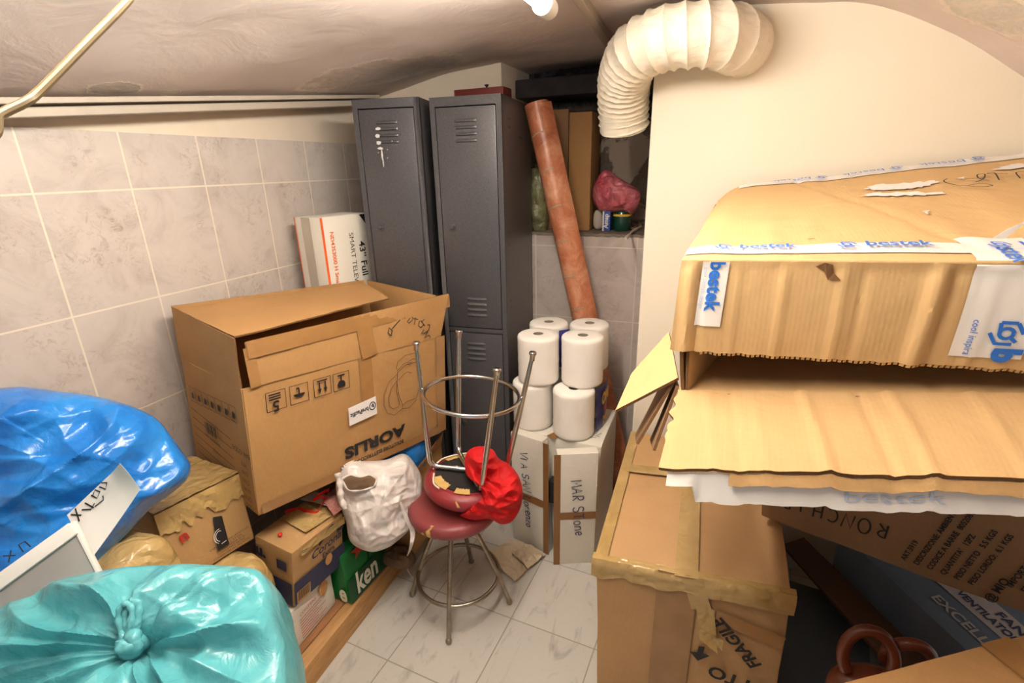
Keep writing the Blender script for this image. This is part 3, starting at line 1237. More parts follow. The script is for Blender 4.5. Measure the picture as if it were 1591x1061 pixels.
flap('flap', FA(.004, .02, AH), FA(.002, AL + .0, AH), FA(.012, AL + .035, AH + .165), FA(.0, .022, AH + .128), M['card_warm'], 2, .0022)
flap('flap', FA(-AW, .0, AH), FA(-.004, .0, AH), FA(.0, -.004, AH + .145), FA(-AW - .005, .0, AH + .165), M['card_warm'], 3)
flap('flap', FA(-AW, AL, AH), FA(-AW, 0.0, AH), FA(-AW - .012, -.0, AH + .168), FA(-AW - .02, AL - .02, AH + .17), M['card_warm'], 4)
flap('flap', FA(0, AL, AH), FA(-AW, AL, AH), FA(-AW - .01, AL - .01, AH + .17), FA(-.05, AL + .03, AH + .15), M['card_warm'], 5)
flap('top_sheet', FA(-.035, .012, AH + .138), FA(-.16, .635, AH + .142), FA(-AW + .0, AL - .03, AH + .158), FA(-AW + .005, .006, AH + .158), M['card_warm'], 6, .004)
fF = Face(FA(0.003, 0, 0), FA(0.003, AL, 0), FA(0.003, 0, AH))
fFl = Face(FA(.006, .022, AH), FA(.004, AL, AH), FA(.002, .022, AH + .128))
fS = Face(FA(-AW, -.003, 0), FA(0, -.003, 0), FA(-AW, -.003, AH))
fSf = Face(FA(-AW, -.003, AH), FA(0, -.003, AH), FA(-AW, -.003, AH + .16))
fTp = Face(FA(-.035, .012, AH + .14), FA(-.16, .635, AH + .144), FA(-AW, .006, AH + .16))
for args in ((fF, .01, .015, AL - .01, .012, .03), (fF, .74, .0, .74, .40, .045), (fF, .40, .21, .395, .40, .05)):
    strip(*args, h=.004, wav=.0006).build('tape', M['tape_clear'], t)
strip(fFl, .0, .108, .77, .135, .05, h=.0055, wav=.002, n=40).build('tape', M['tape_clear'], t)
strip(fFl, .39, .0, .37, .14, .06, h=.0065, wav=.002, n=12).build('tape', M['tape_clear'], t)
strip(fFl, .012, .0, .005, .115, .03, h=.0045).build('tape', M['tape_clear'], t)
ib = MB()
IC = []


def rect(x0, y0, x1, y1):
    return [(x0, y0), (x1, y0), (x1, y1), (x0, y1), (x0, y0)]


s_ = .029
for i, u in enumerate((.085, .156, .233, .300)):
    v = .340 - i * .0
    o = lambda x, y, u=u, v=v: (u + x * s_, v + y * s_)
    IC.append([o(*p) for p in rect(-1, -1, 1, 1)])
stroke_mb(IC, fF, .0025, h=.0065, mb=ib)
I2 = []
for i, u in enumerate((.156,)):
    o = lambda x, y, u=u: (u + x * s_, .340 + y * s_)
    I2 += [[o(*p) for p in arc(0, -.05, .6, .0001, 0, 180, 2)]]
    ib.add([fF(*o(*p), .0065) for p in arc(0, 0, .62, -.35, 0, 180, 12)], [list(range(13))])
    I2 += [[o(0, 0), o(0, .5)] + [o(*p) for p in arc(-.12, .5, .12, .15, 0, 180, 5)]]
o = lambda x, y: (.233 + x * s_, .340 + y * s_)
for x in (-.35, .35):
    I2 += [[o(x, .6), o(x, -.2)]]
    ib.add([fF(*o(x - .22, -.15), .0065), fF(*o(x + .22, -.15), .0065), fF(*o(x, -.7), .0065)], [(0, 1, 2)])
I2 += [[o(-.6, .72), o(.6, .72)]]
o = lambda x, y: (.300 + x * s_, .340 + y * s_)
ib.add([fF(*o(*p), .0065) for p in [(-.45, -.7), (.45, -.7), (.5, -.3), (.3, .05), (-.3, .05), (-.5, -.3)]], [list(range(6))])
I2 += [[o(0, 0), o(0, .6)], [o(-.45, .68), o(.45, .68)]]
o = lambda x, y: (.085 + x * s_, .340 + y * s_)
I2 += [[o(-.7, k), o(.5, k)] for k in (.7, .45, .2)]
stroke_mb(I2, fF, .0045, h=.0066, mb=ib)
ib.build('care_symbols', M['ink'], t, smooth=False)
text(t, 'lettering', '5', fF, .083, .325, .045, M['ink'], 180, h=.0066, bold=.001)
text(t, 'lettering', 'AORLIS', fF, .420, .083, .056, M['ink'], 180, h=.0066, bold=.0024, sx=1.38)
text(t, 'lettering', 'BOLLITORE ELETTRICO-ADATTO', fF, .541, .036, .020, M['ink'], 180, h=.0066, bold=.0005, align='LEFT', sx=.9)
lb = MB()
lb.panel(fF(.317, .176, .008), fF(.429, .184, .008), fF(.427, .250, .008), fF(.317, .240, .008), .0006, 4, 4)
lo = lb.build('label_sticker', M['paper'], t)
text(lo, 'lettering', 'brePacific', fF, .358, .213, .022, M['ink'], 184, h=.0092, bold=.0006, sx=.85)
stroke_mb([arc(.411, .219, .012, .014, 0, 360, 20), [(.406, .222), (.411, .214), (.411, .226)], [(.416, .212), (.412, .228)]], fF, .0035, h=.0092).build('emblem', M['ink'], lo, smooth=False)
# kettle line drawing, upside down on the side
K = []


def kt(x, y):
    return (.452 + x * .185, .152 + y * .212)


K.append([kt(*p) for p in [(.38, .83), (.42, .93), (.6, 1.0), (.85, 1.0), (.98, .93), (.97, .86)]])
K.append([kt(*p) for p in [(.38, .83), (.40, .78), (.55, .86), (.80, .90), (.97, .86)]])
K.append([kt(*p) for p in [(.40, .78), (.40, .74), (.60, .83), (.85, .83), (.97, .78), (.97, .86)]])
K.append([kt(*p) for p in [(.40, .74), (.38, .55), (.42, .30), (.50, .12)]])
K.append([kt(*p) for p in [(.97, .78), (.97, .5), (.93, .32), (.86, .18)]])
K.append([kt(*p) for p in [(.50, .12), (.60, .16), (.80, .16), (.86, .18), (.84, .12), (.66, .03), (.48, .06), (.50, .12)]])
K.append([kt(*p) for p in [(.40, .72), (.18, .62), (.06, .42), (.05, .24), (.12, .08), (.28, .0), (.48, .06)]])
K.append([kt(*p) for p in [(.38, .60), (.24, .50), (.16, .34), (.18, .18), (.26, .12), (.38, .12), (.42, .16), (.36, .40), (.38, .60)]])
K.append([kt(*p) for p in [(.42, .60), (.55, .68), (.65, .70), (.75, .66)]])
K.append([kt(*p) for p in arc(.70, .84, .05, .02, 0, 360, 10)])
stroke_mb(K, fF, .0020, h=.0066).build('kettle_drawing', M['ink_soft'], t, smooth=False)
# handwriting on the flap
Hn = [[(.50, .045), (.49, .055), (.495, .07), (.505, .06), (.50, .045)], [(.505, .065), (.54, .09), (.58, .10), (.60, .095), (.605, .088)],
      [(.57, .085), (.56, .075), (.565, .07), (.58, .078), (.575, .088), (.585, .08), (.60, .075)], [(.592, .09), (.585, .062)],
      [(.605, .07), (.60, .055), (.61, .048), (.62, .055), (.615, .066), (.625, .072)], [(.61, .07), (.625, .05)],
      [(.62, .04), (.61, .03), (.625, .028), (.64, .035), (.645, .05), (.635, .052)], [(.635, .03), (.62, .012), (.64, .018), (.645, .01)]]
stroke_mb([[(.57 + (x - .57) * 1.25, .065 + (y - .055) * 1.2) for x, y in l] for l in Hn], fFl, .0034, h=.0075).build('handwriting', M['ink'], t, smooth=False)
# left side print
sb = MB()
L1 = []
for i in range(7):
    u = .072 + i * .048
    v = .300 + (i - 3) * .003
    L1.append([(u + a * .02, v + b * .024) for a, b in rect(-1, -1, 1, 1)])
    sb.add([fS(u + a * .010, v + b * .014, .0052) for a, b in ((-1, -1), (1, -1), (.6, .3), (-.6, .5))], [(0, 1, 2, 3)])
for k in range(7):
    v = .215 - k * .031
    L1.append([(.04, v + .022), (.32, v)])
stroke_mb(L1, fS, .0022, h=.0053, mb=sb)
for k in range(9):
    x = .135 + k * .009
    sb.add([fS(x, .180, .0052), fS(x + (.003 + .002 * (k % 3)), .180, .0052), fS(x + (.003 + .002 * (k % 3)), .218, .0052), fS(x, .218, .0052)], [(0, 1, 2, 3)])
sb.build('printed_form', M['ink'], t, smooth=False)
text(t, 'lettering', 'BAR CODE:', fS, .375, .195, .022, M['ink'], 180, h=.0055)
for k, s in enumerate(('M/S:', 'G.W:', 'CTN:', 'N.W:', 'QTY:', 'MEAS:')):
    text(t, 'lettering', s, fS, .385, .158 - k * .028, .02, M['ink'], 180, h=.0055)
text(t, 'lettering', '84x50x50 mm', fS, .18, .168, .018, M['ink'], 176, h=.0055)
text(t, 'lettering', '19 KGS', fS, .2, .130, .018, M['ink'], 176, h=.0055)
text(t, 'lettering', '12 PCS', fS, .22, .070, .018, M['ink'], 176, h=.0055)

# --- wooden platform along the left wall
t = thing('wooden_platform', 'low wooden plank platform under the cartons by the left wall', 'platform', V((-1.35, .9, 0)))
mb = MB()
fz = Frame((0, 0, -H))
for i, (x0, x1) in enumerate(((XL + .012, -1.40), (-1.397, -1.245), (-1.242, -1.105))):
    mb = MB()
    mb.box(fz, x0, x1, .50, 1.70, .062, .084)
    mb.build('plank', M['wood'], t, bevel=.003)
mb = MB()
mb.hexa([V((-1.10, .5, 0)), V((-1.04, .5, 0)), V((-1.062, 1.70, 0)), V((-1.103, 1.70, 0)), V((-1.10, .5, .088)), V((-1.052, .5, .080)), V((-1.072, 1.70, .080)), V((-1.103, 1.70, .088))])
mb.build('beam', M['wood_light'], t, bevel=.004, label='pale beam along the front edge')
for y in (.52, .95, 1.55):
    mb = MB()
    mb.box(fz, XL + .03, -1.12, y, y + .09, 0.0, .062)
    mb.build('crosspiece', M['wood'], t, bevel=.003)

# --- wine carton and beer cartons
FWn = Frame((-1.126, .863, -1.464), 2.4)
t = thing('wine_box', 'white wine carton with red print under the beer carton', 'box', FWn(-.13, .1, 0))
mb = MB()
solid_carton(mb, [FWn(-.27, 0, 0), FWn(0, 0, 0), FWn(0, .205, 0), FWn(-.27, .205, 0), FWn(-.27, 0, .155), FWn(0.004, 0, .155), FWn(.004, .2, .165), FWn(-.27, .2, .155)], 6, .002, 3)
mb.build('body', M['card_white'], t, ang=40)
fw_ = Face(FWn(.004, 0, 0), FWn(.004, .2, 0), FWn(.006, 0, .155))
text(t, 'lettering', 'CONTIENE 12x75', fw_, .095, .118, .016, M['red_ink'], 0, h=.004)
L1 = [[(.03, .100 - k * .0105), (.15 - .02 * (k % 3), .100 - k * .0105)] for k in range(8)]
stroke_mb(L1, fw_, .0028, h=.004).build('printed_text', M['red_ink'], t, smooth=False)
mb = MB()
mb.add([fw_(.150 + .022 * math.cos(a), .122 + .028 * math.sin(a), .004) for a in [k * PI / 8 for k in range(16)]], [list(range(16))])
mb.build('print_mark', M['sand_print'], t, smooth=False)

FC = Frame((-1.119, .885, -1.295), -2.7, -3.2, 6.4)
CA, CB, CH = .155, .222, .206
t = thing('beer_box', 'tan and navy beer carton with torn hand hole on the wine carton', 'box', FC(-.07, .1, 0))
mb = MB()
solid_carton(mb, [FC(-CA, 0, 0), FC(0, 0, 0), FC(0, CB, 0), FC(-CA, CB, 0), FC(-CA, 0, CH), FC(0, 0, CH), FC(0, CB, CH), FC(-CA, CB, CH)], 8, .004, 5)
mb.build('body', M['card_tan'], t, ang=40)
fc = Face(FC(.002, 0, 0), FC(.002, CB, 0), FC(.002, 0, CH))
fc2 = Face(FC(-CA, -.002, 0), FC(0, -.002, 0), FC(-CA, -.002, CH))
fct = Face(FC(-CA, 0, CH + .002), FC(0, 0, CH + .002), FC(-CA, CB, CH + .002))
mb = MB()
mb.grid(lambda u, v: fc(u * CB, .003 + v * .088, .003), 12, 4)
mb.grid(lambda u, v: fc2(u * CA, .003 + v * .088, .003), 12, 4)
mb.build('navy_band', M['corona_navy'], t)
text(t, 'lettering', 'Corona', fc, .137, .140, .043, M['corona_navy'], 0, h=.0045, bold=.0008, shear=.15)
text(t, 'lettering', 'Extra', fc, .145, .108, .026, M['corona_navy'], 0, h=.0045, bold=.0006)
mb = MB()
mb.add([fc(.145 + .016 * math.cos(a), .076 + .022 * math.sin(a), .005) for a in [k * PI / 8 for k in range(16)]], [list(range(16))])
mb.build('crest_print', M['sand_print'], t, smooth=False)
mb = MB()
mb.grid(lambda u, v: fc(.008 + u * .055, .006 + v * .045, .0045), 2, 2)
mb.build('barcode_panel', M['sand_print'], t, smooth=False)
mb = MB()
for k in range(12):
    x = .012 + k * .004
    mb.grid(lambda u, v, x=x: fc(x + u * .002, .014 + v * .036, .0055), 1, 1)
mb.build('barcode', M['ink'], t, smooth=False)
mb = MB()
hp = [(.10, .168), (.115, .190), (.14, .200), (.165, .205), (.175, .196), (.15, .182), (.125, .172), (.105, .160)]
mb.add([fc(x, y, .005) for x, y in hp], [list(range(8))])
mb.build('dark_opening', M['ink'], t, smooth=False)  # torn hand hole, drawn as a flat black patch
mb = MB()
for (u0, v0) in ((.10, .155), (-.0, .165)):
    pass
mb.grid(lambda u, v: fc2(.095 + u * .04, .13 + v * .035, .003), 2, 2)
mb.build('printed_square', M['corona_navy'], t, smooth=False)
mb = MB()
mb.grid(lambda u, v: fc(.185 + u * .03, .155 + v * .03, .0045), 2, 2)
mb.build('printed_square', M['corona_navy'], t, smooth=False)
text(t, 'lettering', 'u.', fc2, .03, .165, .06, M['corona_navy'], 0, h=.0045, bold=.003)
strip(fct, .02, .14, CA - .02, .13, .10, h=.0035, wav=.004, n=24).build('tape', M['wrap_tan'], t)
strip(fc, .03, .192, .22, .185, .028, h=.0035, wav=.003, n=24).build('tape', M['wrap_tan'], t)
mb = MB()
mb.inflate([fct(.07 + .007 * math.cos(a), .035 + .007 * math.sin(a) * random.uniform(.6, 1.4), .006) for a in [k * PI / 5 for k in range(10)]], fct.N, .006, .004, 5, 20)
mb.build('red_label_scrap', M['red_ribbon'], label='scrap of red ribbon on the tan and navy beer carton', cat='ribbon scrap')

FHn = Frame((-1.076, 1.076, -1.464), -1.5, -1.0, 0)
t = thing('green_beer_box', 'green beer carton with white lettering beside the wine carton', 'box', FHn(-.08, .1, 0))
mb = MB()
solid_carton(mb, [FHn(-.16, 0, 0), FHn(0, 0, 0), FHn(0, .30, .0), FHn(-.16, .30, 0), FHn(-.16, .0, .2), FHn(-.02, .0, .2), FHn(-.02, .27, .215), FHn(-.16, .27, .2)], 8, .004, 9)
mb.build('body', M['green_print'], t, ang=40)
fh = Face(FHn(.002, 0, 0), FHn(.002, .3, 0), FHn(-.018, 0, .2))
mb = MB()
mb.grid(lambda u, v: fh(.0 + u * .28, .004 + v * .09, .003), 12, 4)
mb.build('dark_band', M['green_dark'], t)
text(t, 'lettering', 'ken', fh, .095, .055, .115, M['cream_print'], 0, h=.0055, bold=.003, shear=.1, sx=.72)
fh2 = Face(FHn(-.16, -.002, 0), FHn(0, -.002, 0), FHn(-.16, -.002, .2))
text(t, 'lettering', 'e', fh2, .137, .048, .10, M['cream_print'], 0, h=.0055, bold=.003, sx=.7)
mb = MB()
st = []
for k in range(10):
    r_ = .040 if k % 2 == 0 else .017
    st.append(fh(.085 + r_ * math.sin(k * PI / 5) * 1.1, .178 + r_ * math.cos(k * PI / 5) * .9, .0055))
mb.add(st, [list(range(10))])
mb.build('star_print', M['red_ink'], t, smooth=False)
stroke_mb([[(.11, .165), (.122, .15), (.122, .12), (.118, .105)]], fh, .008, h=.0055).build('printed_mark', M['ink'], t, smooth=False)

# --- the taped carton near the blue bag
FN = Frame((-1.283, .674, -1.073), 79.7, -6.4, 1.3)
NA, NB, NH = .227, .294, .225
t = thing('taped_beer_box', 'brown carton sealed with crinkled tan tape, black patch on its side', 'box', FN(NA / 2, NB / 2, 0))
mb = MB()
solid_carton(mb, [FN(0, 0, 0), FN(NA, 0, 0), FN(NA, NB, 0), FN(0, NB, 0), FN(0, 0, NH), FN(NA, 0, NH), FN(NA, NB, NH), FN(0, NB, NH)], 8, .003, 11)
mb.build('body', M['card_tan'], t, ang=40)
fa = Face(FN(0, -.002, 0), FN(NA, -.002, 0), FN(0, -.002, NH))
fb = Face(FN(0, 0, NH + .002), FN(NA, 0, NH + .002), FN(0, NB, NH + .002))
mb = MB()


def tapefn(u, v):
    low = .055 + .030 * noise.noise(V((u * 5, 0, 2))) + .02 * noise.noise(V((u * 14, 1, 2)))
    x = u * (NA + .01) - .005
    yy = lerp(NH - low - .012, NH + .002, v)
    return fa(x, yy, .004 + .007 * (1 - v) * cr(V((u * 7, v * 3, 0))) + .003 * cr(V((u * 15, v * 5, 3))))


mb.grid(tapefn, 46, 12)
mb.grid(lambda u, v: fb(-.004 + u * (NA + .008), -.004 + v * .29, .003 + .005 * cr(V((u * 6, v * 5, 7)))), 40, 36)
mb.build('tape', M['wrap_tan'], t, ang=25)
mb = MB()
mb.add([fa(x, y, .0045) for x, y in ((.116, .035), (.150, .035), (.152, .13), (.128, .14))], [(0, 1, 2, 3)])
pb = mb.build('black_print', M['ink'], t, smooth=False)
stroke_mb([arc(.132, .075, .012, .016, 60, 250, 8), arc(.132, .075, .017, .022, 80, 240, 8), [(.13, .05), (.145, .052)]], fa, .002, h=.006).build('print_mark', M['paper'], pb, smooth=False)
text(t, 'lettering', 'n', fa, .045, .132, .045, M['red_ink'], 12, h=.0065, bold=.002)
for k in range(5):
    text(t, 'lettering', ('CONTENUTO IMPORTATO DA', 'BIRRA ALC 4.5 VOL', 'SERVIRE FREDDA 33 CL', 'CONSUMARSI ENTRO', 'CONSERVARE ALL ASCIUTTO')[k], fa, .155, .050 - k * .0085, .0085, M['ink_soft'], 2, h=.0045)

# --- taped parcels low down
def parcel(name, cx, cy, cz, rx, ry, rz, yaw, seed, label, cuts=()):
    ctr = P(cx, cy, cz)
    R_ = rot(yaw, 0, 0)
    m_ = MB()

    def fn(u, v):
        a, b = u * 2 * PI, (v - .5) * PI
        e = .38
        sg = lambda t_, p_: math.copysign(abs(t_) ** p_, t_)
        q = V((rx * sg(math.cos(b), e) * sg(math.cos(a), e), ry * sg(math.cos(b), e) * sg(math.sin(a), e), rz * sg(math.sin(b), e)))
        q = q * (1 + .05 * fbm(q * 9 + V((seed, 0, 0)))) + q.normalized() * .006 * cr(q * 18 + V((seed, 0, 0)))
        return ctr + R_ @ q
    m_.grid(fn, 80, 50, closeu=True)
    return m_.build(name, M['wrap_tan'], label=label, cat='parcel', ang=30)


PC1 = (-1.24, .545, -1.145)
parcel('taped_parcel', *PC1, .10, .095, .32, 10, 3, 'small tan-taped parcel between blue bag and brown taped carton')
parcel('taped_parcel', -1.262, .765, -1.27, .118, .108, .185, 0, 8, 'tan-taped parcel under the brown taped carton beside the beer carton')

# ================================================================== BAGS AND PAPER ON THE LEFT
def dispblue(p, r, a, side):
    q = p * 3
    f = .040 * ridge(V((q.x * .3 + q.y * .3, (q.z - q.y * .5) * 3.0, 1.7))) - .050 * min(.5, cr(V((p.x * 3, p.y * 3, p.z * 7)))) - .022 * min(.5, cr(V((p.x * 8, p.y * 8, p.z * 14)))) + .010 * ridge(p * 11)
    k = (1 - r ** 4)
    return V((.75, -.45, .5)) * (f - .01) * (.15 + k)


OB = [(-70, 640), (-30, 612), (0, 604), (40, 601), (85, 607), (130, 612), (175, 622), (212, 634), (245, 652), (270, 684), (285, 705), (296, 722), (290, 745), (262, 770), (236, 788), (205, 822), (160, 872), (120, 925), (40, 940), (-60, 935)]
nrm = V((.78, -.50, .38)).normalized()
cb_ = P(-1.33, .60, -.66)


def on_plane(px, py, q, n_):
    w = ray(px, py)
    o = V((0, 0, H))
    return o + w * ((q - o).dot(n_) / w.dot(n_))


out = [on_plane(x, y, cb_, nrm) for x, y in OB]
mb = MB()
mb.inflate(out, nrm, .11, .13, 80, 360, dispblue, 2.2)
for i in range(len(mb.v)):
    if mb.v[i].x < XL + .014:
        mb.v[i].x = XL + .014
mb.build('blue_plastic_bag', M['blue_bag'], label='large bright blue plastic bag slumped against the tiled left wall', cat='bag', ang=60)

# grey board with white edge
nb_ = V((.55, -.62, .56)).normalized()
cq = P(-1.02, .42, -.70)
q = [on_plane(x, y, cq, nb_) for x, y in [(-60, 1010), (152, 884), (112, 812), (-60, 948)]]
q = [on_plane(x, y, cq, nb_) for x, y in [(-80, 1010), (175, 935), (112, 812), (-80, 950)]]
t = thing('grey_board', 'grey panel with white rims leaning below the blue bag', 'board', (q[0] + q[1]) / 2)
mb = MB()
mb.panel(q[0], q[1], q[2], q[3], .012, 4, 4)
mb.build('panel', M['board_grey'], t, bevel=.001)
mb = MB()
U_ = (q[3] - q[2]).normalized()
Vv_ = (q[1] - q[2]).normalized()
nn = (q[1] - q[0]).cross(q[3] - q[0]).normalized()


def rail(a, b, w_, side, par, name='rim', z0=-.012, z1=.014):
    m_ = MB()
    dd = (b - a).normalized()
    sdv = nn.cross(dd).normalized() * side
    m_.hexa([a + nn * z0, b + nn * z0, b + sdv * w_ + nn * z0, a + sdv * w_ + nn * z0, a + nn * z1, b + nn * z1, b + sdv * w_ + nn * z1, a + sdv * w_ + nn * z1])
    return m_.build(name, M['board_white'], par, bevel=.001)


r1 = rail(q[2], q[3], .026, -1 if (nn.cross(U_)).z > 0 else 1, t)
if True:
    pass
r2 = rail(q[2], q[1], .006, 1, t, 'rim', -.006, .008)
fr_ = Face(q[3], q[2], q[3] + nn.cross((q[2] - q[3]).normalized()) * (1 if nn.cross((q[2] - q[3]).normalized()).z > 0 else -1))
lw = (q[2] - q[3]).length
stroke_mb([[(lw - .10 + dx + .014 * a_, .004 + .016 * b_) for a_, b_ in g_] for dx, gs in ((0, [[(0, 0), (1, 1)], [(0, 1), (1, .2)]]), (.025, [[(0, 0), (.1, 1), (.8, .9), (.9, 0)]]), (-.03, [[(0, 1), (.4, 0), (.9, 1)]])) for g_ in gs], fr_, .0022, h=.0165).build('handwriting', M['ink'], t, smooth=False)

# paper sheet with handwriting, curled at its upper end
pq = [on_plane(x, y, P(-1.10, .52, -.62), nrm) for x, y in [(138, 862), (218, 760), (196, 716), (110, 790)]]
pa = [on_plane(x, y, P(-1.06, .52, -.62), V((.7, -.6, .35)).normalized()) for x, y in ((130, 880), (112, 790), (204, 712), (218, 762))]
mb = MB()


def paperfn(u, v):
    # u along the length, v across
    A_ = lerp(on_plane(142, 868, cpp, ncp), on_plane(218, 760, cpp, ncp), u)
    B_ = lerp(on_plane(104, 800, cpp, ncp), on_plane(196, 716, cpp, ncp), u)
    p = lerp(A_, B_, v)
    b_ = .012 * math.sin(PI * u) * (1 - v) - .018 * (v ** 2) * u
    curl = .03 * max(0, u - .72) ** 2 * 12 * v
    return p + ncp * (b_ * -1 + curl + .0)


cpp, ncp = P(-1.045, .49, -.655), V((.70, -.60, .40)).normalized()
mb.sheet(paperfn, 30, 20, .0008)
po = mb.build('paper_sheet', M['paper'], label='curled white paper sheet with black handwriting on the blue bag', cat='paper', ang=80)
stk = [[(.05, .95), (.16, .78)], [(.10, .72), (.14, .98)], [(.20, .86), (.30, .72), (.38, .76)], [(.28, .92), (.34, .70)], [(.40, .95), (.44, .80), (.52, .86), (.48, .98), (.42, .92)], [(.55, .96), (.60, .80), (.66, .90), (.60, 1.0)], [(.36, .70), (.50, .66), (.52, .74)]]
mb = MB()
stroke_mb([[p for p in s] for s in stk], None, .022, mb=mb, mapf=lambda a, b: paperfn(min(1, a), min(1.0, b)) + ncp * .0022)
mb.build('handwriting', M['ink'], po, smooth=False)

# teal bag tied in a knot
KN = on_plane(225, 1008, P(-.80, .37, -.74), V((0, -.35, .94)).normalized())
nt_ = V((.10, -.42, .90)).normalized()
ct_ = P(-.80, .38, -.76)
OT = [(-140, 1020), (-60, 982), (0, 952), (60, 925), (120, 902), (185, 888), (250, 882), (330, 882), (395, 886), (412, 896), (424, 920), (428, 945), (438, 980), (444, 1010), (447, 1061), (452, 1130), (380, 1200), (200, 1230), (0, 1210), (-140, 1150)]
out = [on_plane(x, y, ct_, nt_) for x, y in OT]
kc = on_plane(228, 1012, ct_, nt_)


def disptl(p, r, a, side):
    k = (1 - r ** 5)
    if side < 0:
        return V((0, 0, 0))
    f = .030 * ridge(V((math.cos(a) * 2.6, math.sin(a) * 2.6, r * .8))) * r * k + .020 * (1 - 2 * abs(math.sin(a * 5.5 + 2.2 * noise.noise(V((math.cos(a) * 2, math.sin(a) * 2, r * 1.3)))))) * min(1, r * 2.2) * (1 - r ** 2)
    dip = -.055 * math.exp(-(r / .17) ** 2)
    f += -.035 * min(.5, cr(p * 6)) * k * min(1, r * 3) - .014 * min(.5, cr(p * 15)) * k + .005 * ridge(p * 13) * k
    return nt_ * (f + dip)


mb = MB()
mb.inflate(out, nt_, .062, .26, 80, 480, disptl, 2.6, center=kc)
t = thing('teal_plastic_bag', 'translucent teal plastic sack tied in a knot in the near corner', 'bag', V((kc.x, kc.y, kc.z - .26)))
mb.build('sack', M['teal'], t, ang=60)
mb = MB()
kp = kc + nt_ * .045
rk = []
for k in range(18):
    a = 2 * PI * k / 18
    rk.append(kp + V((.014 * math.cos(a), .006 * math.sin(a), .010 * math.sin(a))) + nt_ * .006 * math.sin(2 * a))
mb.tube(rk, [.011 + .002 * math.sin(5 * i) for i in range(18)], 12, closed=True)
mb.inflate([kp + V((.02 * math.cos(x), .02 * math.sin(x), 0)) for x in [i * PI / 6 for i in range(12)]], nt_, .016, .03, 8, 40, lambda p, r, a, s__: nt_ * .004 * ridge(p * 60))
mb.build('knot', M['teal'], t, ang=60)
mb = MB()
upv = (on_plane(222, 940, ct_ + nt_ * .05, nt_) - kp)
ln = upv.length
upd = upv.normalized()
side_ = nt_.cross(upd).normalized()
lp = []
for k in range(25):
    s_1 = k / 24
    lp.append(kp + upd * ln * math.sin(PI * s_1) * .97 + side_ * .011 * math.sin(2 * PI * s_1) + nt_ * (.028 * math.sin(PI * s_1)))
mb.tube(lp, [.006 + .0015 * math.sin(i * 2.2) for i in range(25)], 10)
lp2 = [q_ + side_ * .006 + nt_ * .006 - upd * .006 * math.sin(PI * k / 24) for k, q_ in enumerate(lp)]
mb.tube(lp2, [.005 + .0012 * math.sin(i * 1.7) for i in range(25)], 10)
mb.build('handle_loop', M['teal'], t, ang=60)

mb = MB()
solid_carton(mb, [V((-1.02, .10, .0)), V((-.78, .10, .0)), V((-.78, .46, .0)), V((-1.02, .46, .0)),
                  V((-1.02, .10, .56)), V((-.78, .10, .56)), V((-.78, .46, .56)), V((-1.02, .46, .56))], 6, .002, 17)
mb.build('support_box', M['card_tan'], label='plain brown carton that the teal sack rests on', cat='box', ang=40)

# ================================================================== WHITE SHOPPING BAG AND BITS
nw = V((.72, -.58, .38)).normalized()
cw = P(-1.035, 1.145, -1.15)
OW = [(521, 742), (523, 722), (540, 712), (570, 716), (600, 714), (628, 705), (645, 722), (654, 745), (652, 785), (640, 815), (618, 838), (596, 852), (572, 856), (545, 842), (538, 812), (532, 795), (524, 775)]
out = [on_plane(x, y, cw, nw) for x, y in OW]


def dispw(p, r, a, side):
    k = 1 - r ** 6
    return nw * ((-.040 * min(.5, cr(p * 8)) + .018 * ridge(p * 7 + V((4, 0, 0))) - .016 * min(.5, cr(p * 18)) + .006 * ridge(p * 25)) * k * (1 if side > 0 else -.3))


t = thing('white_shopping_bag', 'crumpled white plastic shopping bag on the green beer carton', 'bag', P(-1.02, 1.2, -1.30))
mb = MB()
mb.inflate(out, nw, .085, .05, 60, 300, dispw, 2.2)
mb.build('sack', M['white_bag'], t, ang=60)
# handle opening with brown paper inside
ho = [on_plane(x, y, cw + nw * .097, nw) for x, y in [(531, 744), (545, 738), (560, 741), (572, 738), (583, 742), (583, 752), (575, 758), (556, 762), (540, 760)]]
mb = MB()
mb.inflate(ho, nw, .004, .02, 10, 70, lambda p, r, a, s__: nw * .006 * ridge(p * 30) * (1 - r))
mb.build('paper_contents', M['dark_brown'], t, ang=60, label='brown paper showing through the handle opening')
mb = MB()
rim = spline(ho + [ho[0]], 6)
mb.tube(rim, [.0035 + .0012 * math.sin(i * .9) for i in range(len(rim))], 8)
hd = [on_plane(x, y, cw + nw * .105, nw) for x, y in [(524, 735), (528, 752), (530, 772), (536, 790)]]
mb.tube(spline(hd, 8), [.009 + .002 * math.sin(i) for i in range(25)], 10)
mb.build('handle', M['white_bag'], t, ang=60)
mb = MB()
pt_ = spline([on_plane(x, y, cw + nw * .09, nw) for x, y in [(622, 780), (632, 806), (641, 826), (638, 850)]] + [atZ(631, 870, -1.49), atZ(634, 886, -1.53), atZ(641, 898, -1.545)], 10)
mb.sheet(lambda u, v: pt_[int(u * (len(pt_) - 1))] + V((.9, .3, .1)).normalized() * (v - .5) * (.012 * math.sin(PI * min(1, u * 1.3 + .12)) ** 2 + .005), len(pt_) - 1, 3, .0008)
mb.build('torn_strip', M['white_bag'], t, ang=60, label='long torn strip trailing to the floor')

# white card, pink card, ribbon on the beer carton
def at_corona(px, py, dz=.0):
    n_ = FC.R @ V((0, 0, 1))
    return on_plane(px, py, FC(0, 0, CH + dz), n_)


